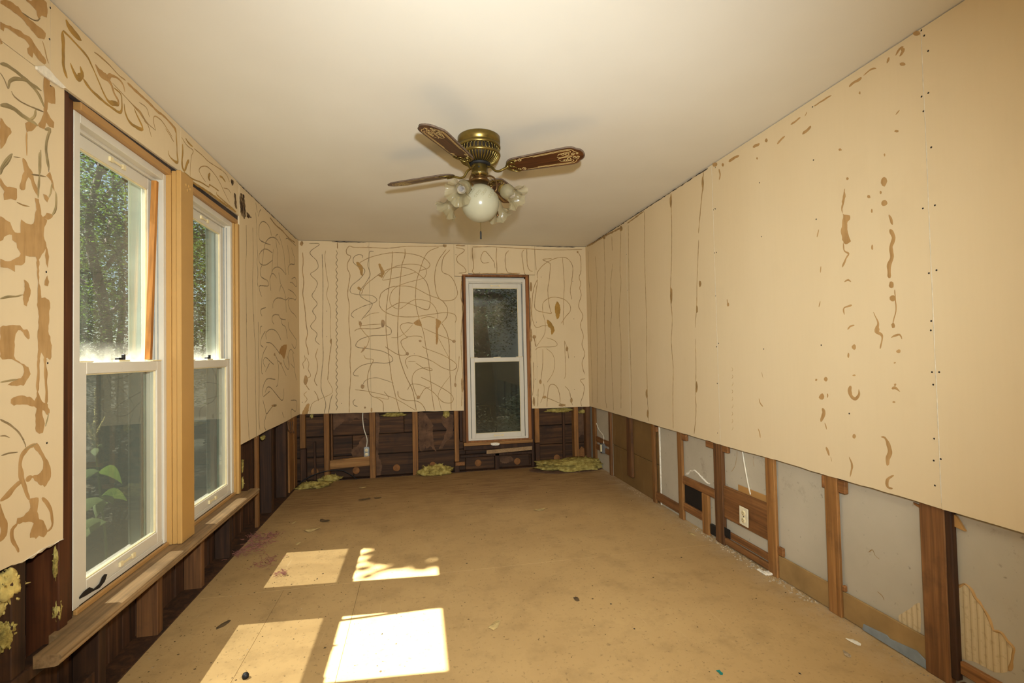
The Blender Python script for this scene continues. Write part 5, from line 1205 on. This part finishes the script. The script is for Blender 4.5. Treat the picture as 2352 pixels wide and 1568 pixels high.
# blades (built along +x, then turned and pitched)
def blade_outline():
    up = [(0.150, 0.0), (0.152, 0.020), (0.160, 0.036), (0.176, 0.047), (0.20, 0.051), (0.30, 0.056), (0.42, 0.062), (0.462, 0.063), (0.480, 0.059), (0.490, 0.051), (0.497, 0.043), (0.506, 0.038), (0.516, 0.030), (0.523, 0.016), (0.525, 0.0)]
    return up + [(x, -y) for x, y in reversed(up[1:-1])]
def blade_mesh():
    o = blade_outline(); mb = MB()
    mb.prism([Vector((x, y, 0)) for x, y in o], (0, 0, 0.007)); return mb.mesh('blade', M['blade'])
def edge_mesh():
    o = blade_outline(); mb = MB()
    mb.tube([Vector((x, y, 0.0035)) for x, y in o + [o[0]]], 0.0042, 6, False); return mb.mesh('blade_edge', M['blade_edge'])
def spiral(cx, cy, r, a0, turns, s):
    return [Vector((cx + r*(1 - 0.72*j/18)*cos(a0 + s*turns*2*pi*j/18), cy + r*(1 - 0.72*j/18)*sin(a0 + s*turns*2*pi*j/18), 0)) for j in range(19)]
def scroll_mesh():
    mb = MB(); dn = Vector((0, 0, -1))
    def L(pts, w=0.0026): bead(mb, pts, dn, w, 0.0004, 0.004, 0.0, 0, True, 0.0003)
    for s in (1, -1):
        L([Vector((0.235, 0.0445*s, 0)), Vector((0.33, 0.0475*s, 0)), Vector((0.44, 0.0525*s, 0)), Vector((0.470, 0.050*s, 0)), Vector((0.482, 0.040*s, 0)), Vector((0.486, 0.030*s, 0)), Vector((0.497, 0.024*s, 0))])
        L([Vector((0.29, 0.0400*s, 0)), Vector((0.36, 0.0425*s, 0)), Vector((0.44, 0.0460*s, 0)), Vector((0.462, 0.0430*s, 0)), Vector((0.470, 0.034*s, 0)), Vector((0.468, 0.026*s, 0))])
        L(spiral(0.222, 0.036*s, 0.011, pi/2*s, 1.4, -s), 0.003); L(spiral(0.203, 0.034*s, 0.006, 0, 1.2, s), 0.0024)
        L(spiral(0.452, 0.020*s, 0.014, 0.3*s, 1.5, s), 0.003); L(spiral(0.430, 0.022*s, 0.010, pi, 1.3, -s), 0.0026); L(spiral(0.478, 0.014*s, 0.010, pi*0.4, 1.4, -s), 0.0026); L(spiral(0.496, 0.012*s, 0.007, 0, 1.3, s), 0.0024)
        L([Vector((0.405, 0.016*s, 0)), Vector((0.412, 0.026*s, 0)), Vector((0.430, 0.030*s, 0)), Vector((0.445, 0.034*s, 0))], 0.0028); L([Vector((0.402, 0.012*s, 0)), Vector((0.404, 0.004*s, 0)), Vector((0.44, 0.003*s, 0)), Vector((0.47, 0.004*s, 0))])
    return mb.mesh('gold_scroll', M['gold'])
def iron_mesh():
    mb = MB()
    mb.tube(smooth_line([(0.044, 0, 0.020), (0.066, 0, 0.010), (0.085, 0, -0.012), (0.108, 0, -0.018), (0.130, 0, -0.010), (0.150, 0, -0.004)], 0.006), [0.0075]*3 + [0.006]*200 if False else 0.0062, 8)
    for s in (1, -1):
        mb.tube(smooth_line([(0.138, 0, -0.006), (0.150, 0.018*s, -0.004), (0.165, 0.036*s, -0.003), (0.190, 0.046*s, -0.003), (0.205, 0.043*s, -0.003)], 0.006), 0.0036, 6)
        mb.tube([Vector((0.174 + 0.016*cos(t), 0.017*s + 0.014*sin(t), -0.003)) for t in [2*pi*j/14 for j in range(15)]], 0.003, 6, False)
        mb.lathe([(0.0, -0.0055), (0.004, -0.0045), (0.005, -0.001)], (0.196, 0.030*s, 0), 10)
    mb.lathe([(0.0, -0.0075), (0.006, -0.006), (0.008, 0.0)], (0.150, 0, 0), 12)
    return mb.mesh('blade_iron', M['brass'])
BM, EM, SM, IM = blade_mesh(), edge_mesh(), scroll_mesh(), iron_mesh()
for k in range(4):
    a = radians(-31.5) + k*pi/2
    Rz = Matrix.Rotation(a, 4, 'Z') @ Matrix.Rotation(radians(-13), 4, 'X') @ Matrix.Diagonal((1.02, 1.02, 1, 1))
    b = bpy.data.objects.new('blade', BM); col.objects.link(b); b.parent = fan
    b.matrix_local = Matrix.Translation((0, 0, 2.078 - H)) @ Rz
    for nm, me in (('blade_edge', EM), ('gold_scroll', SM), ('blade_iron', IM)):
        c = bpy.data.objects.new(nm, me); col.objects.link(c); c.parent = b
# ---------------------------------------------------------------- outlets, cables
def outlet(name, c, u, n, label, tilt=0.0, plate=True):
    """c: centre on the wall, u: width direction, n: out of the wall"""
    u, n = Vector(u), Vector(n); z = Vector((0, 0, 1)).lerp(u, tilt).normalized(); u = z.cross(n).normalized()
    root = empty(name, c); tag(root, label, 'outlet')
    M4 = Matrix.Translation(c) @ Matrix(((u.x, z.x, n.x, 0), (u.y, z.y, n.y, 0), (u.z, z.z, n.z, 0), (0, 0, 0, 1)))
    def part(f, nm, mat, par=root): mb = MB(); f(mb); mb.xform(M4); return build(mb, nm, mat, par)
    part(lambda m_: m_.cbox((-0.026, -0.046, -0.030), (0.026, 0.046, 0.0), 0.002), 'metal_box', M['steel'])
    if plate: part(lambda m_: m_.cbox((-0.036, -0.050, 0.001), (0.036, 0.050, 0.006), 0.002), 'cover_plate', M['ivory'])
    else: part(lambda m_: m_.cbox((-0.017, -0.050, 0.001), (0.017, 0.050, 0.005), 0.001), 'yoke', M['steel'])
    for s in (1, -1):
        rc = part(lambda m_: m_.lathe([(0.0, 0.0085), (0.0145, 0.0085), (0.0155, 0.0075), (0.0155, 0.004)], (0, 0.0195*s, 0), 20), 'receptacle', M['cream'])
        part(lambda m_: m_.box((-0.0065, 0.0195*s - 0.001, 0.0086), (-0.0045, 0.0195*s + 0.007, 0.0092)).box((0.0045, 0.0195*s - 0.001, 0.0086), (0.0065, 0.0195*s + 0.006, 0.0092)).box((-0.002, 0.0195*s - 0.009, 0.0086), (0.002, 0.0195*s - 0.005, 0.0092)), 'slots', M['black'], rc)
    part(lambda m_: m_.lathe([(0.0, 0.0078), (0.003, 0.007), (0.0035, 0.006)], (0, 0, 0), 10), 'plate_screw', M['screw'])
    return root
p = onR(1710, 1186, T + 0.0)
outlet('power_outlet', p, (0, -1, 0), (-1, 0, 0), 'ivory duplex outlet with cover plate on brown backing board, right wall', 0.03)
p = onB(842, 1038, 0.036)
outlet('power_outlet', p, (1, 0, 0), (0, -1, 0), 'bare duplex outlet in metal box beside back wall stud', 0.0, False)
p = onR(1386, 1029, 0.014)
root = empty('electrical_box', p); tag(root, 'open metal electrical box between nailers near the back right corner', 'electrical box')
mb = MB()
for a, b in (((-.025, -.03, -.045), (.02, -.027, .045)), ((-.025, .027, -.045), (.02, .03, .045)), ((-.025, -.027, .042), (.02, .027, .045)), ((-.025, -.027, -.045), (.02, .027, -.042)), ((.017, -.027, -.042), (.02, .027, .042))): mb.cbox(p + Vector(a), p + Vector(b), 0.0008)
build(mb, 'box_shell', M['steel'], root)
build(MB().cbox(p + Vector((-.027, .002, -.034)), p + Vector((-.012, .018, .034)), 0.002), 'yellow_device', M['cream'], root)
build(MB().box(p + Vector((.010, -.026, -.04)), p + Vector((.0165, .026, .04))), 'dark_inside', M['black'], root)
def cable(name, pts, r, mat, label, cat='cable'):
    P = smooth_line(pts, 0.012); o = build(MB().tube(P, r, 8), name, M[mat], None, P[0]); return tag(o, label, cat)
q = onB(842, 1038, 0.045)
cable('cable', [onB(834, 940, 0.05), onB(833, 960, 0.05), onB(836, 985, 0.045), onB(843, 1008, 0.045), Vector((q.x, q.y, q.z + 0.046))], 0.0048, 'cable_w', 'white cable dropping to the bare outlet on the back wall')
q = onR(1725, 1135, 0.0335)
cable('cable', [onR(1703, 1020, 0.031), onR(1709, 1060, 0.031), onR(1718, 1110, 0.031), Vector((q.x - 0.003, q.y, q.z))], 0.0042, 'cable_w', 'white cable hanging behind the board with the ivory outlet')
cable('cable', [onR(1361, 930, 0.031), onR(1366, 958, 0.031), onR(1375, 985, 0.031), onR(1386, 1001, 0.030), p + Vector((0, -.01, .046))], 0.0040, 'cable_w', 'thin white cable curving in the back right corner bay')
f0 = onF(686, 1112, 0.006); f1 = onF(820, 1100, 0.006)
cable('cable', [f0, hit(699, 1101, 1, 4.72), hit(729, 1087, 1, 4.74), hit(756, 1081, 1, 4.75), hit(783, 1080, 1, 4.75), hit(801, 1087, 1, 4.75), f1], 0.0045, 'black', 'black cable arching over the floor in the back left corner')

# ---------------------------------------------------------------- insulation
def wool(name, c, rad, seed, label=None, mat='wool', rough=0.45, parent=None, tufts=60, flat=True, rot=0.0):
    c = Vector(c); nu, nv = 40, 22; vs, fs = [], []
    for j in range(nv + 1):
        t = pi*j/nv
        for i in range(nu):
            w = 2*pi*i/nu; d = Vector((sin(t)*cos(w), sin(t)*sin(w), cos(t)))
            k = 1 + rough*noise.noise(d*1.7 + Vector((seed, 0, 0))) + 0.30*noise.noise(d*4.6 + Vector((0, seed, 0))) + 0.09*noise.noise(d*11 + Vector((0, 0, seed)))
            e = Vector((d.x*rad[0]*k, d.y*rad[1]*k, d.z*rad[2]*k)); e = Matrix.Rotation(rot, 3, 'Z') @ e
            q_ = c + e
            if flat: q_.z = max(q_.z, c.z - rad[2]*0.5)
            vs.append(q_)
    for j in range(nv):
        for i in range(nu): fs.append((j*nu + i, (j+1)*nu + i, (j+1)*nu + (i+1) % nu, j*nu + (i+1) % nu))
    mb = MB().add(vs, fs, True); rg = random.Random(seed)
    for k in range(tufts//2):
        p0 = vs[rg.randrange(nu*2, nu*(nv - 2))]; d = (p0 - c).normalized() + Vector((rg.uniform(-.6, .6), rg.uniform(-.6, .6), rg.uniform(-.2, .6)))
        L = rg.uniform(0.25, 0.7)*min(rad)
        mid = p0 + d*L*0.6; end = mid + Vector((rg.uniform(-1, 1), rg.uniform(-1, 1), rg.uniform(-.8, .3)))*L*0.6
        if flat: mid.z = max(mid.z, c.z - rad[2]*0.5); end.z = max(end.z, c.z - rad[2]*0.5)
        mb.tube([p0, mid, end], [0.004, 0.0025, 0.0008], 4, False)
    if parent is not None: return build(mb, name, M[mat], parent)
    o = build(mb, name, M[mat], None, Vector((c.x, c.y, c.z - rad[2]*0.5)))
    if label: tag(o, label, 'insulation')
    return o
a = onF(1228, 1066); b = onF(1384, 1080); c_ = onF(1320, 1093)
ctr = (a + b)/2 + Vector((0, -0.05, 0))
wool('insulation_batt', (ctr.x, ctr.y, 0.036), (0.37, 0.15, 0.052), 3, 'flat yellow green insulation batt lying on the floor, back right corner', tufts=160, rot=-0.12)
build(MB().prism([Vector((ctr.x + 0.40*cos(t)*(1 + .08*sin(3*t)), ctr.y - 0.02 + 0.17*sin(t), 0.0015)) for t in [2*pi*k/16 for k in range(16)]], (0, 0, 0.004)), 'paper_facing', M['kraft'], bpy.data.objects['insulation_batt'])
p = onF(1000, 1090); wool('insulation_clump', (p.x, p.y, 0.035), (0.15, 0.055, 0.060), 11, 'yellow insulation clump on the floor before the back wall, left of window', tufts=120)
p = onF(716, 1116); wool('insulation_clump', (p.x + 0.03, p.y - 0.05, 0.018), (0.13, 0.07, 0.030), 19, 'flattened insulation clump in the back left floor corner', tufts=110)
p = onF(758, 1104); wool('insulation_clump', (p.x, p.y, 0.018), (0.09, 0.04, 0.034), 23, 'small insulation wisp beside the back left stud foot', tufts=70)
# scraps still hanging in the stud bays
for k, (px, py, on, rad) in enumerate(((905, 952, onB, (0.10, 0.02, 0.02)), (1285, 942, onB, (0.13, 0.02, 0.022)), (1025, 950, onB, (0.03, 0.015, 0.035)), (1336, 945, onB, (0.03, 0.015, 0.02)), (716, 955, onB, (0.012, 0.01, 0.02)))):
    wool('insulation_scrap', on(px, py, 0.055), rad, 40 + k, None, 'wool', 0.5, wall_back, 40, False)
p = onL(18, 1345, 0.030); q = onL(8, 1462, 0.030)
wool('insulation_batt', p, (0.022, 0.040, 0.060), 51, 'bright yellow insulation batt bulging from the near left stud bay', 'wool_y', 0.5, None, 90, False)
wool('insulation_batt', q, (0.018, 0.024, 0.042), 57, 'pale insulation tuft hanging below the bright yellow batt, near left', 'wool', 0.5, None, 80, False)
for k, (px, py, rad) in enumerate(((128, 1290, (0.006, 0.007, 0.045)), (132, 1400, (0.008, 0.010, 0.035)), (556, 1070, (0.008, 0.012, 0.035)), (556, 1110, (0.008, 0.012, 0.03)), (604, 1005, (0.012, 0.035, 0.012)))):
    wool('insulation_scrap', onL(px, py, 0.02), rad, 60 + k, None, 'wool', 0.5, wall_left, 30, False)
# hanging paper curl under the far left panel
mb = MB()
for k in range(3): mb.tube(smooth_line([onL(664 + k*4, 968, 0.0), onL(662 + k*5, 985, -0.01), onL(668 + k*4, 994, -0.015)], 0.01), [0.006, 0.005] + [0.003]*60 if False else 0.004, 6)
build(mb, 'paper_curl', M['kraft'], wall_left)

# ---------------------------------------------------------------- litter on the floor
def flake(name, px, py, L, mat, seed, label, cat, group=None, n=10, curl=0.25):
    rg = random.Random(seed); c = onF(px, py); a0 = rg.uniform(0, pi); vs = []
    out = []
    for i in range(n):
        w = 2*pi*i/n; r = L*(0.35 + 0.25*rg.random()); e = Vector((1.5*r*cos(w), 0.75*r*sin(w), 0))
        e = Matrix.Rotation(a0, 3, 'Z') @ e; e.z = 0.0012 + curl*abs(e.x)*rg.uniform(0.3, 1.0); out.append(c + e)
    mb = MB().add(out + [c + Vector((0, 0, 0.002 + 0.1*L))] + [p_ - Vector((0, 0, 0.0009)) for p_ in out],
                  [(i, (i+1) % n, n) for i in range(n)] + [((i+1) % n, i, n + 1 + i, n + 1 + (i+1) % n) for i in range(n)])
    o = build(mb, name, M[mat], None, c); tag(o, label, cat, group); return o
for k, (px, py, L, mt, lb) in enumerate(((838, 1147, .07, 'leafdry', 'dark curled leaf scrap on the far brown floor, left of centre'), (868, 1144, .045, 'leafdry', 'small dark twiggy scrap beside the dark curled leaf'),
    (745, 1196, .06, 'leafdry', 'dark leaf scrap above the pale leaf, left floor'), (715, 1218, .07, 'leafpale', 'pale split leaf on the left floor beyond the far sun patch'), (686, 1247, .04, 'leafpale', 'pale folded leaf bit just behind the far sun patch'),
    (675, 1200, .035, 'leafpale', 'round pale leaf bit on the floor below the second window'), (1240, 1171, .06, 'leafpale', 'pale yellow scrap on the far floor before the back window'), (1588, 1226, .05, 'leafpale', 'pale scrap near the vent framing at the right wall'),
    (1137, 1436, .05, 'leafpale', 'faint pale leaf on bare floor right of the white sun patch'), (1324, 1376, .035, 'leafdry', 'small dark scrap in the middle of the bare floor'), (512, 1435, .045, 'leafdry', 'thin rusty curl on the floor left of the near sun patches'),
    (1960, 1474, .035, 'chip', 'white plaster chip on the floor near the wide right post'), (1945, 1503, .030, 'dust', 'grey chip on the floor below the wide right post'), (833, 1120, .05, 'leafpale', 'green grey scrap on the far floor by the left studs'))):
    flake({'chip': 'plaster_chip', 'dust': 'plaster_chip'}.get(mt, 'leaf_scrap'), px, py, L, mt, 200 + k, lb, 'chip' if mt in ('chip', 'dust') else 'leaf')
c = onF(1653, 1545); mb = MB().prism([c + Vector(v) for v in ((-.006, .012, .001), (.008, .012, .001), (.006, .002, .001), (.009, -.006, .001), (.002, -.014, .001), (-.005, -.010, .001), (-.003, .0, .001))], (0, 0, 0.002))
tag(build(mb, 'plastic_scrap', M['teal'], None, c), 'tiny teal plastic scrap on the front floor', 'scrap')
c = onF(564, 1557); tag(build(MB().lathe([(0.0, 0.020), (0.008, 0.018), (0.012, 0.010), (0.011, 0.002), (0.004, 0.0), (0, 0)], c, 12), 'pebble', M['black'], None, c), 'small black nut-like pebble on the near floor sunlit by the window', 'pebble')
# crumbled plaster piece below the stud right of the ivory outlet
c = onF(1772, 1318); mb = MB()
for d, s in (((0, 0, 0), (.035, .02, .012)), ((-.035, .02, 0), (.010, .035, .010)), ((.03, -.01, 0), (.02, .015, .02))):
    mb.cbox(c + Vector(d) - Vector((s[0], s[1], -0.0005)), c + Vector(d) + Vector((s[0], s[1], s[2])), 0.006)
tag(build(mb, 'plaster_lump', M['chip'], None, c), 'broken white plaster lump at a stud foot, right of the ivory outlet', 'plaster')
# pink fibres on the left
rg = random.Random(300); mb = MB()
for px, py, n, sp in ((556, 1238, 60, .05), (620, 1232, 70, .05), (590, 1255, 110, .07), (548, 1270, 60, .05), (610, 1295, 50, .06), (648, 1318, 30, .03)):
    c = onF(px, py); c.x = max(c.x, XL + 0.03)
    for j in range(n):
        p0 = c + Vector((rg.gauss(0, sp*.55), rg.gauss(0, sp*.8), abs(rg.gauss(0, .006)) + .001))
        p1 = p0 + Vector((rg.uniform(-.02, .02), rg.uniform(-.02, .02), rg.uniform(0, .010))); p2 = p1 + Vector((rg.uniform(-.02, .02), rg.uniform(-.02, .02), rg.uniform(-.004, .004)))
        for p_ in (p0, p1, p2): p_.z = max(p_.z, 0.0012)
        mb.tube([p0, p1, p2], 0.0011, 4, False)
tag(build(mb, 'pink_fibres', M['pink'], None, onF(590, 1255)), 'pink fibres strewn on the left floor below the windows', 'fibre', kind='stuff')
# countless crumbs and nail heads
def crumbs(name, n, mat, smin, smax, seed, label, region):
    rg = random.Random(seed); mb = MB()
    for k in range(n):
        p = region(rg); s = rg.uniform(smin, smax)*(1 if rg.random() < .8 else 1.9); a = rg.uniform(0, 6); e = rg.uniform(.4, 1)
        q = [p + Matrix.Rotation(a, 3, 'Z') @ Vector((cos(t)*s, sin(t)*s*e, 0.0003)) for t in (0, 1.5, 2.9, 4.6)]
        mb.add(q + [p + Vector((0, 0, 0.0006 + s*.3))], [(0, 1, 4), (1, 2, 4), (2, 3, 4), (3, 0, 4)])
    o = build(mb, name, M[mat]); tag(o, label, 'debris', kind='stuff'); return o
def reg(rg):
    y = 1.3 + 3.4*rg.random()**1.15; x = rg.uniform(XL + .02, XR - .02)
    if rg.random() < .45: x = XL + .03 + abs(rg.gauss(0, .45))
    return Vector((min(x, XR - .03), y, 0))
crumbs('floor_crumbs', 1100, 'leafdry', 0.0010, 0.0036, 5, 'brown crumbs and specks strewn over the whole floor', reg)
crumbs('plaster_specks', 520, 'dust', 0.0010, 0.0026, 6, 'white plaster specks strewn over the whole floor', reg)
crumbs('floor_nails', 90, 'screw', 0.0030, 0.0040, 8, 'dark nail heads dotted over the floor boards', lambda rg: Vector((rg.uniform(XL + .1, XR - .1), 1.3 + .2*rg.randrange(0, 16) + rg.uniform(-.02, .02), 0)))
# ---------------------------------------------------------------- outdoors
GZ = -0.75
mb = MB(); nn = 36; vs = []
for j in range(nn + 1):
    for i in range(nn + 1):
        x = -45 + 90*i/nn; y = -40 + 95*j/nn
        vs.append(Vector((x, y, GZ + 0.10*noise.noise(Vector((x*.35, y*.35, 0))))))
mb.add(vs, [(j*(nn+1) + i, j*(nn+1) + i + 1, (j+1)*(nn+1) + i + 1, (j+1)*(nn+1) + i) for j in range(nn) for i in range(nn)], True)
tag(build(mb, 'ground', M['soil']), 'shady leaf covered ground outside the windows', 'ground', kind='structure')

def leaves(mb, c, rad, n, size, rg, clump=0.0):
    """n folded leaves scattered through lumpy clusters"""
    cl = []
    for k in range(max(1, int(n/140))):
        while True:
            d = Vector((rg.uniform(-1, 1), rg.uniform(-1, 1), rg.uniform(-1, 1)))
            if d.length < 1: break
        cl.append((c + Vector((d.x*rad[0], d.y*rad[1], d.z*rad[2])), rg.uniform(.5, 1.1)*0.30*min(rad)))
    for k in range(n):
        cc, cr = cl[rg.randrange(len(cl))]
        p = cc + Vector((rg.gauss(0, cr), rg.gauss(0, cr), rg.gauss(0, cr*.6)))
        e = p - c
        if (e.x/rad[0])**2 + (e.y/rad[1])**2 + (e.z/rad[2])**2 > 1.1: continue
        a = rg.uniform(0, 2*pi); t = Vector((cos(a), sin(a), rg.uniform(-.7, .2))).normalized()
        s = t.cross(Vector((rg.uniform(-.5, .5), rg.uniform(-.5, .5), 1))).normalized(); L = size*rg.uniform(.6, 1.3); w = L*.32
        up = s.cross(t)*0.12*L
        mb.add([p, p + t*L*.5 + s*w + up, p + t*L, p + t*L*.5 - s*w + up], [(0, 1, 2), (0, 2, 3)])
def tree(name, x, y, h, rad, zc, seed, label, n=5200, size=0.13, mat='leaf', trunk_r=0.11):
    rg = random.Random(seed); base_ = Vector((x, y, GZ)); root = empty(name, base_); tag(root, label, 'tree', 'trees outside the windows')
    top = Vector((x + rg.uniform(-.3, .3), y + rg.uniform(-.3, .3), GZ + h))
    P = [base_ + (top - base_)*t + Vector((rg.uniform(-.12, .12), rg.uniform(-.12, .12), 0))*(0.3 + t) for t in (0, .2, .4, .6, .8)]
    P[0] = base_; L = smooth_line(P, 0.3)
    build(MB().tube(L, [trunk_r*(1 - .7*i/len(L)) for i in range(len(L))], 10), 'trunk', M['bark'], root)
    for k in range(7):
        s = P[2].lerp(P[4], k/7); a = k*2.4 + seed
        e = s + Vector((cos(a)*rad[0]*.75, sin(a)*rad[1]*.75, rg.uniform(.1, .9)))
        build(MB().tube(smooth_line([s, s.lerp(e, .5) + Vector((0, 0, .25)), e], .25), trunk_r*.3, 6), 'branch', M['bark'], root)
    mb = MB(); leaves(mb, Vector((x, y, zc)), rad, n, size, rg)
    tag(build(mb, 'crown', M[mat], root), kind='stuff')
    return root
tree('tree', -4.5, 8.1, 6.4, (1.5, 1.5, 2.7), 2.6, 1, 'nearest leafy tree behind the glass of the nearest left window', 30000, 0.065)
tree('tree', -7.6, 10.4, 7.4, (1.6, 1.6, 3.0), 3.0, 2, 'leafy tree furthest left behind the nearest left window', 24000, 0.075)
tree('tree', -4.0, 12.3, 7.6, (1.8, 1.7, 3.1), 3.0, 3, 'leafy tree standing between both left windows, further back', 24000, 0.085)
tree('tree', -8.0, 15.2, 9.0, (2.4, 2.2, 3.8), 3.9, 4, 'tall dark tree behind the others, nearest left window', 20000, 0.11, 'leaf2')
tree('tree', -13.2, 20.0, 10.0, (2.8, 2.4, 4.4), 4.2, 11, 'far tree closing the view, left edge of the nearest window', 16000, 0.15, 'leaf2')
tree('tree', -6.9, 21.0, 10.0, (2.8, 2.4, 4.4), 4.2, 12, 'far tree closing the view behind the left window row', 16000, 0.15, 'leaf2')
tree('tree', -1.75, 9.4, 6.2, (1.1, 1.1, 2.5), 2.5, 5, 'dark leafy tree behind the second left window', 18000, 0.07, 'leaf2')
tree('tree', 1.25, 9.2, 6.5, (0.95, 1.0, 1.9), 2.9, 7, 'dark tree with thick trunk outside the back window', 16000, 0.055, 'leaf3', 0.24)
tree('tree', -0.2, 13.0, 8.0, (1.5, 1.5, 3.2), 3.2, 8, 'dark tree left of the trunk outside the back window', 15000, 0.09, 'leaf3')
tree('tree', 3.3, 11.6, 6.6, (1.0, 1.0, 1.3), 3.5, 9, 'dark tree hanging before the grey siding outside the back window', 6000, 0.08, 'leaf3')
# the tree whose branch shades part of the second window
tb = tree('tree', -7.0, 5.6, 7.0, (1.4, 1.3, 1.7), 4.4, 10, 'tree whose long branch reaches over towards the left windows', 9000, 0.10)
rg = random.Random(77); mb = MB(); bc = Vector((-3.526, 3.19, 5.33))
mb.tube(smooth_line([Vector((-7.0, 5.6, 4.0)), Vector((-5.6, 4.7, 4.7)), Vector((-4.2, 3.7, 5.0)), bc], .2), 0.03, 6)
build(mb, 'long_branch', M['bark'], tb)
mb = MB()
for k in range(420):
    p = bc + Vector((rg.gauss(0.0, .11), rg.gauss(0, .10), rg.gauss(0.0, .12)))
    a = rg.uniform(0, 2*pi); t = Vector((cos(a), sin(a), rg.uniform(-.4, .1))).normalized(); s = t.cross(Vector((0, 0, 1))).normalized(); L = .11*rg.uniform(.6, 1.2)
    mb.add([p, p + t*L*.5 + s*L*.33, p + t*L, p + t*L*.5 - s*L*.33], [(0, 1, 2), (0, 2, 3)])
tag(build(mb, 'branch_leaves', M['leaf'], tb), kind='stuff')
# low shrubs
for k, (x, y, rx, rz, lb) in enumerate(((-3.2, 5.9, .7, .75, 'low dark shrub behind the weed, nearest left window'), (-5.6, 6.2, .7, .8, 'low dark shrub left of the weed, nearest left window'), (-2.2, 7.2, .6, .7, 'low dark shrub behind the second left window'), (0.6, 7.6, .6, .6, 'low dark shrub outside the back window, left side'), (1.9, 8.0, .6, .7, 'low dark shrub outside the back window, right side'))):
    rg = random.Random(500 + k); c = Vector((x, y, GZ)); root = empty('shrub', c); tag(root, lb, 'shrub', 'shrubs outside the windows')
    for j in range(5):
        e = c + Vector((rg.uniform(-.5, .5)*rx, rg.uniform(-.5, .5)*rx, rz*1.2)); build(MB().tube([c, c.lerp(e, .5) + Vector((.03, 0, 0)), e], 0.014, 6), 'stem', M['bark'], root)
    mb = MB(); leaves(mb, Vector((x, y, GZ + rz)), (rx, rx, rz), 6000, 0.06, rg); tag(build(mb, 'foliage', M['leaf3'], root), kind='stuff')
# neighbour's house with lap siding
hx0, hx1, hy, hz = 1.95, 9.5, 14.5, 3.9
nb = empty('neighbour_house', (hx0 + 3, hy + 2, GZ)); tag(nb, 'grey lap sided house beyond the back window', 'house')
build(MB().box((hx0, hy + 0.03, GZ), (hx1, hy + 5, hz)), 'house_wall', M['siding'], nb)
k = 0; z = GZ + 0.1
while z < hz - 0.02:
    mb = MB().add([(hx0 - .02, hy, z), (hx1, hy, z), (hx1, hy + .026, z + .17), (hx0 - .02, hy + .026, z + .17), (hx0 - .02, hy + .03, z), (hx1, hy + .03, z)], [(0, 1, 2, 3), (0, 4, 5, 1)])
    build(mb, 'siding_board', M['siding'], nb); z += 0.165
build(MB().prism([Vector((hx0 - .4, hy - .4, hz)), Vector((hx1 + .4, hy - .4, hz)), Vector((hx1 + .4, hy + 2.5, hz + 1.8)), Vector((hx0 - .4, hy + 2.5, hz + 1.8))], (0, 0, .12)), 'roof', M['roof'], nb)
build(MB().prism([Vector((hx0 - .4, hy + 5.4, hz)), Vector((hx1 + .4, hy + 5.4, hz)), Vector((hx1 + .4, hy + 2.5, hz + 1.8)), Vector((hx0 - .4, hy + 2.5, hz + 1.8))], (0, 0, .12)), 'roof', M['roof'], nb)

# the tall weed standing close outside the nearest window
XP = -1.78
def pw(px, py, dx=0.0): return hit(px, py, 0, XP + dx)
stem_px = [(217, 900), (211, 985), (218, 1035), (225, 1085), (231, 1140), (237, 1190), (243, 1240), (244, 1300)]
S = [pw(*q_) for q_ in stem_px]; S.append(Vector((S[-1].x, S[-1].y, GZ + 0.02)))
weed = empty('weed', S[-1]); tag(weed, 'tall green weed with flower spikes outside the nearest left window', 'weed')
LS = smooth_line(S[1:], .05)
build(MB().tube(LS, [.004 + .005*i/len(LS) for i in range(len(LS))], 7), 'stem', M['weed'], weed)
def spike(a, b, r, nm='flower_spike'):
    mb = MB(); rg = random.Random(int(a.z*1e4)); n = int((b - a).length/0.012)
    mb.tube([a, a.lerp(b, .5), b], [.003, .0025, .001], 5)
    for k in range(n*5):
        t = rg.random(); p = a.lerp(b, t); d = Vector((rg.uniform(-1, 1), rg.uniform(-1, 1), .4)).normalized()
        rr = r*(1 - .75*t); mb.tube([p, p + d*rr], [.0040, .0020], 4)
    build(mb, nm, M['weedflower'], weed)
spike(pw(218, 1035), pw(219, 893), .018); spike(pw(214, 1010), pw(180, 955, .05), .012); spike(pw(213, 1010), pw(202, 972), .012); spike(pw(220, 1000), pw(241, 957), .012)
def leafy(base_, tip, w, droop, nm='leaf'):
    mb = MB(); n = 9; vs = []; side = (tip - base_).cross(Vector((0.3, -1, .4))).normalized()
    for i in range(n + 1):
        t = i/n; p = base_.lerp(tip, t) + Vector((0, 0, droop*4*t*(1 - t))); ww = w*(sin(pi*min(1, t*1.02))**.8)*(1 - .35*t) + .0008
        vs += [p - side*ww - Vector((0, 0, .25*ww)), p + Vector((0, 0, 0.1*ww)), p + side*ww - Vector((0, 0, .25*ww))]
    fs = []
    for i in range(n): fs += [(3*i, 3*i+1, 3*i+4, 3*i+3), (3*i+1, 3*i+2, 3*i+5, 3*i+4)]
    build(mb.add(vs, fs, True), nm, M['weed'], weed)
for a, b, w, d in (((218, 1028), (219, 1047), .022, .01), ((224, 1024), (236, 1028), .010, .01), ((226, 1084), (177, 1122), .038, .05), ((200, 1080), (180, 1118), .030, .02), ((226, 1084), (280, 1110), .036, .05), ((232, 1140), (292, 1150), .034, .04), ((234, 1142), (262, 1160), .026, .04), ((235, 1150), (188, 1185), .042, .05), ((240, 1160), (220, 1190), .038, .05), ((241, 1200), (196, 1236), .044, .05), ((242, 1200), (182, 1230), .03, .05)):
    leafy(pw(*a), pw(*b, 0.04), w, d)
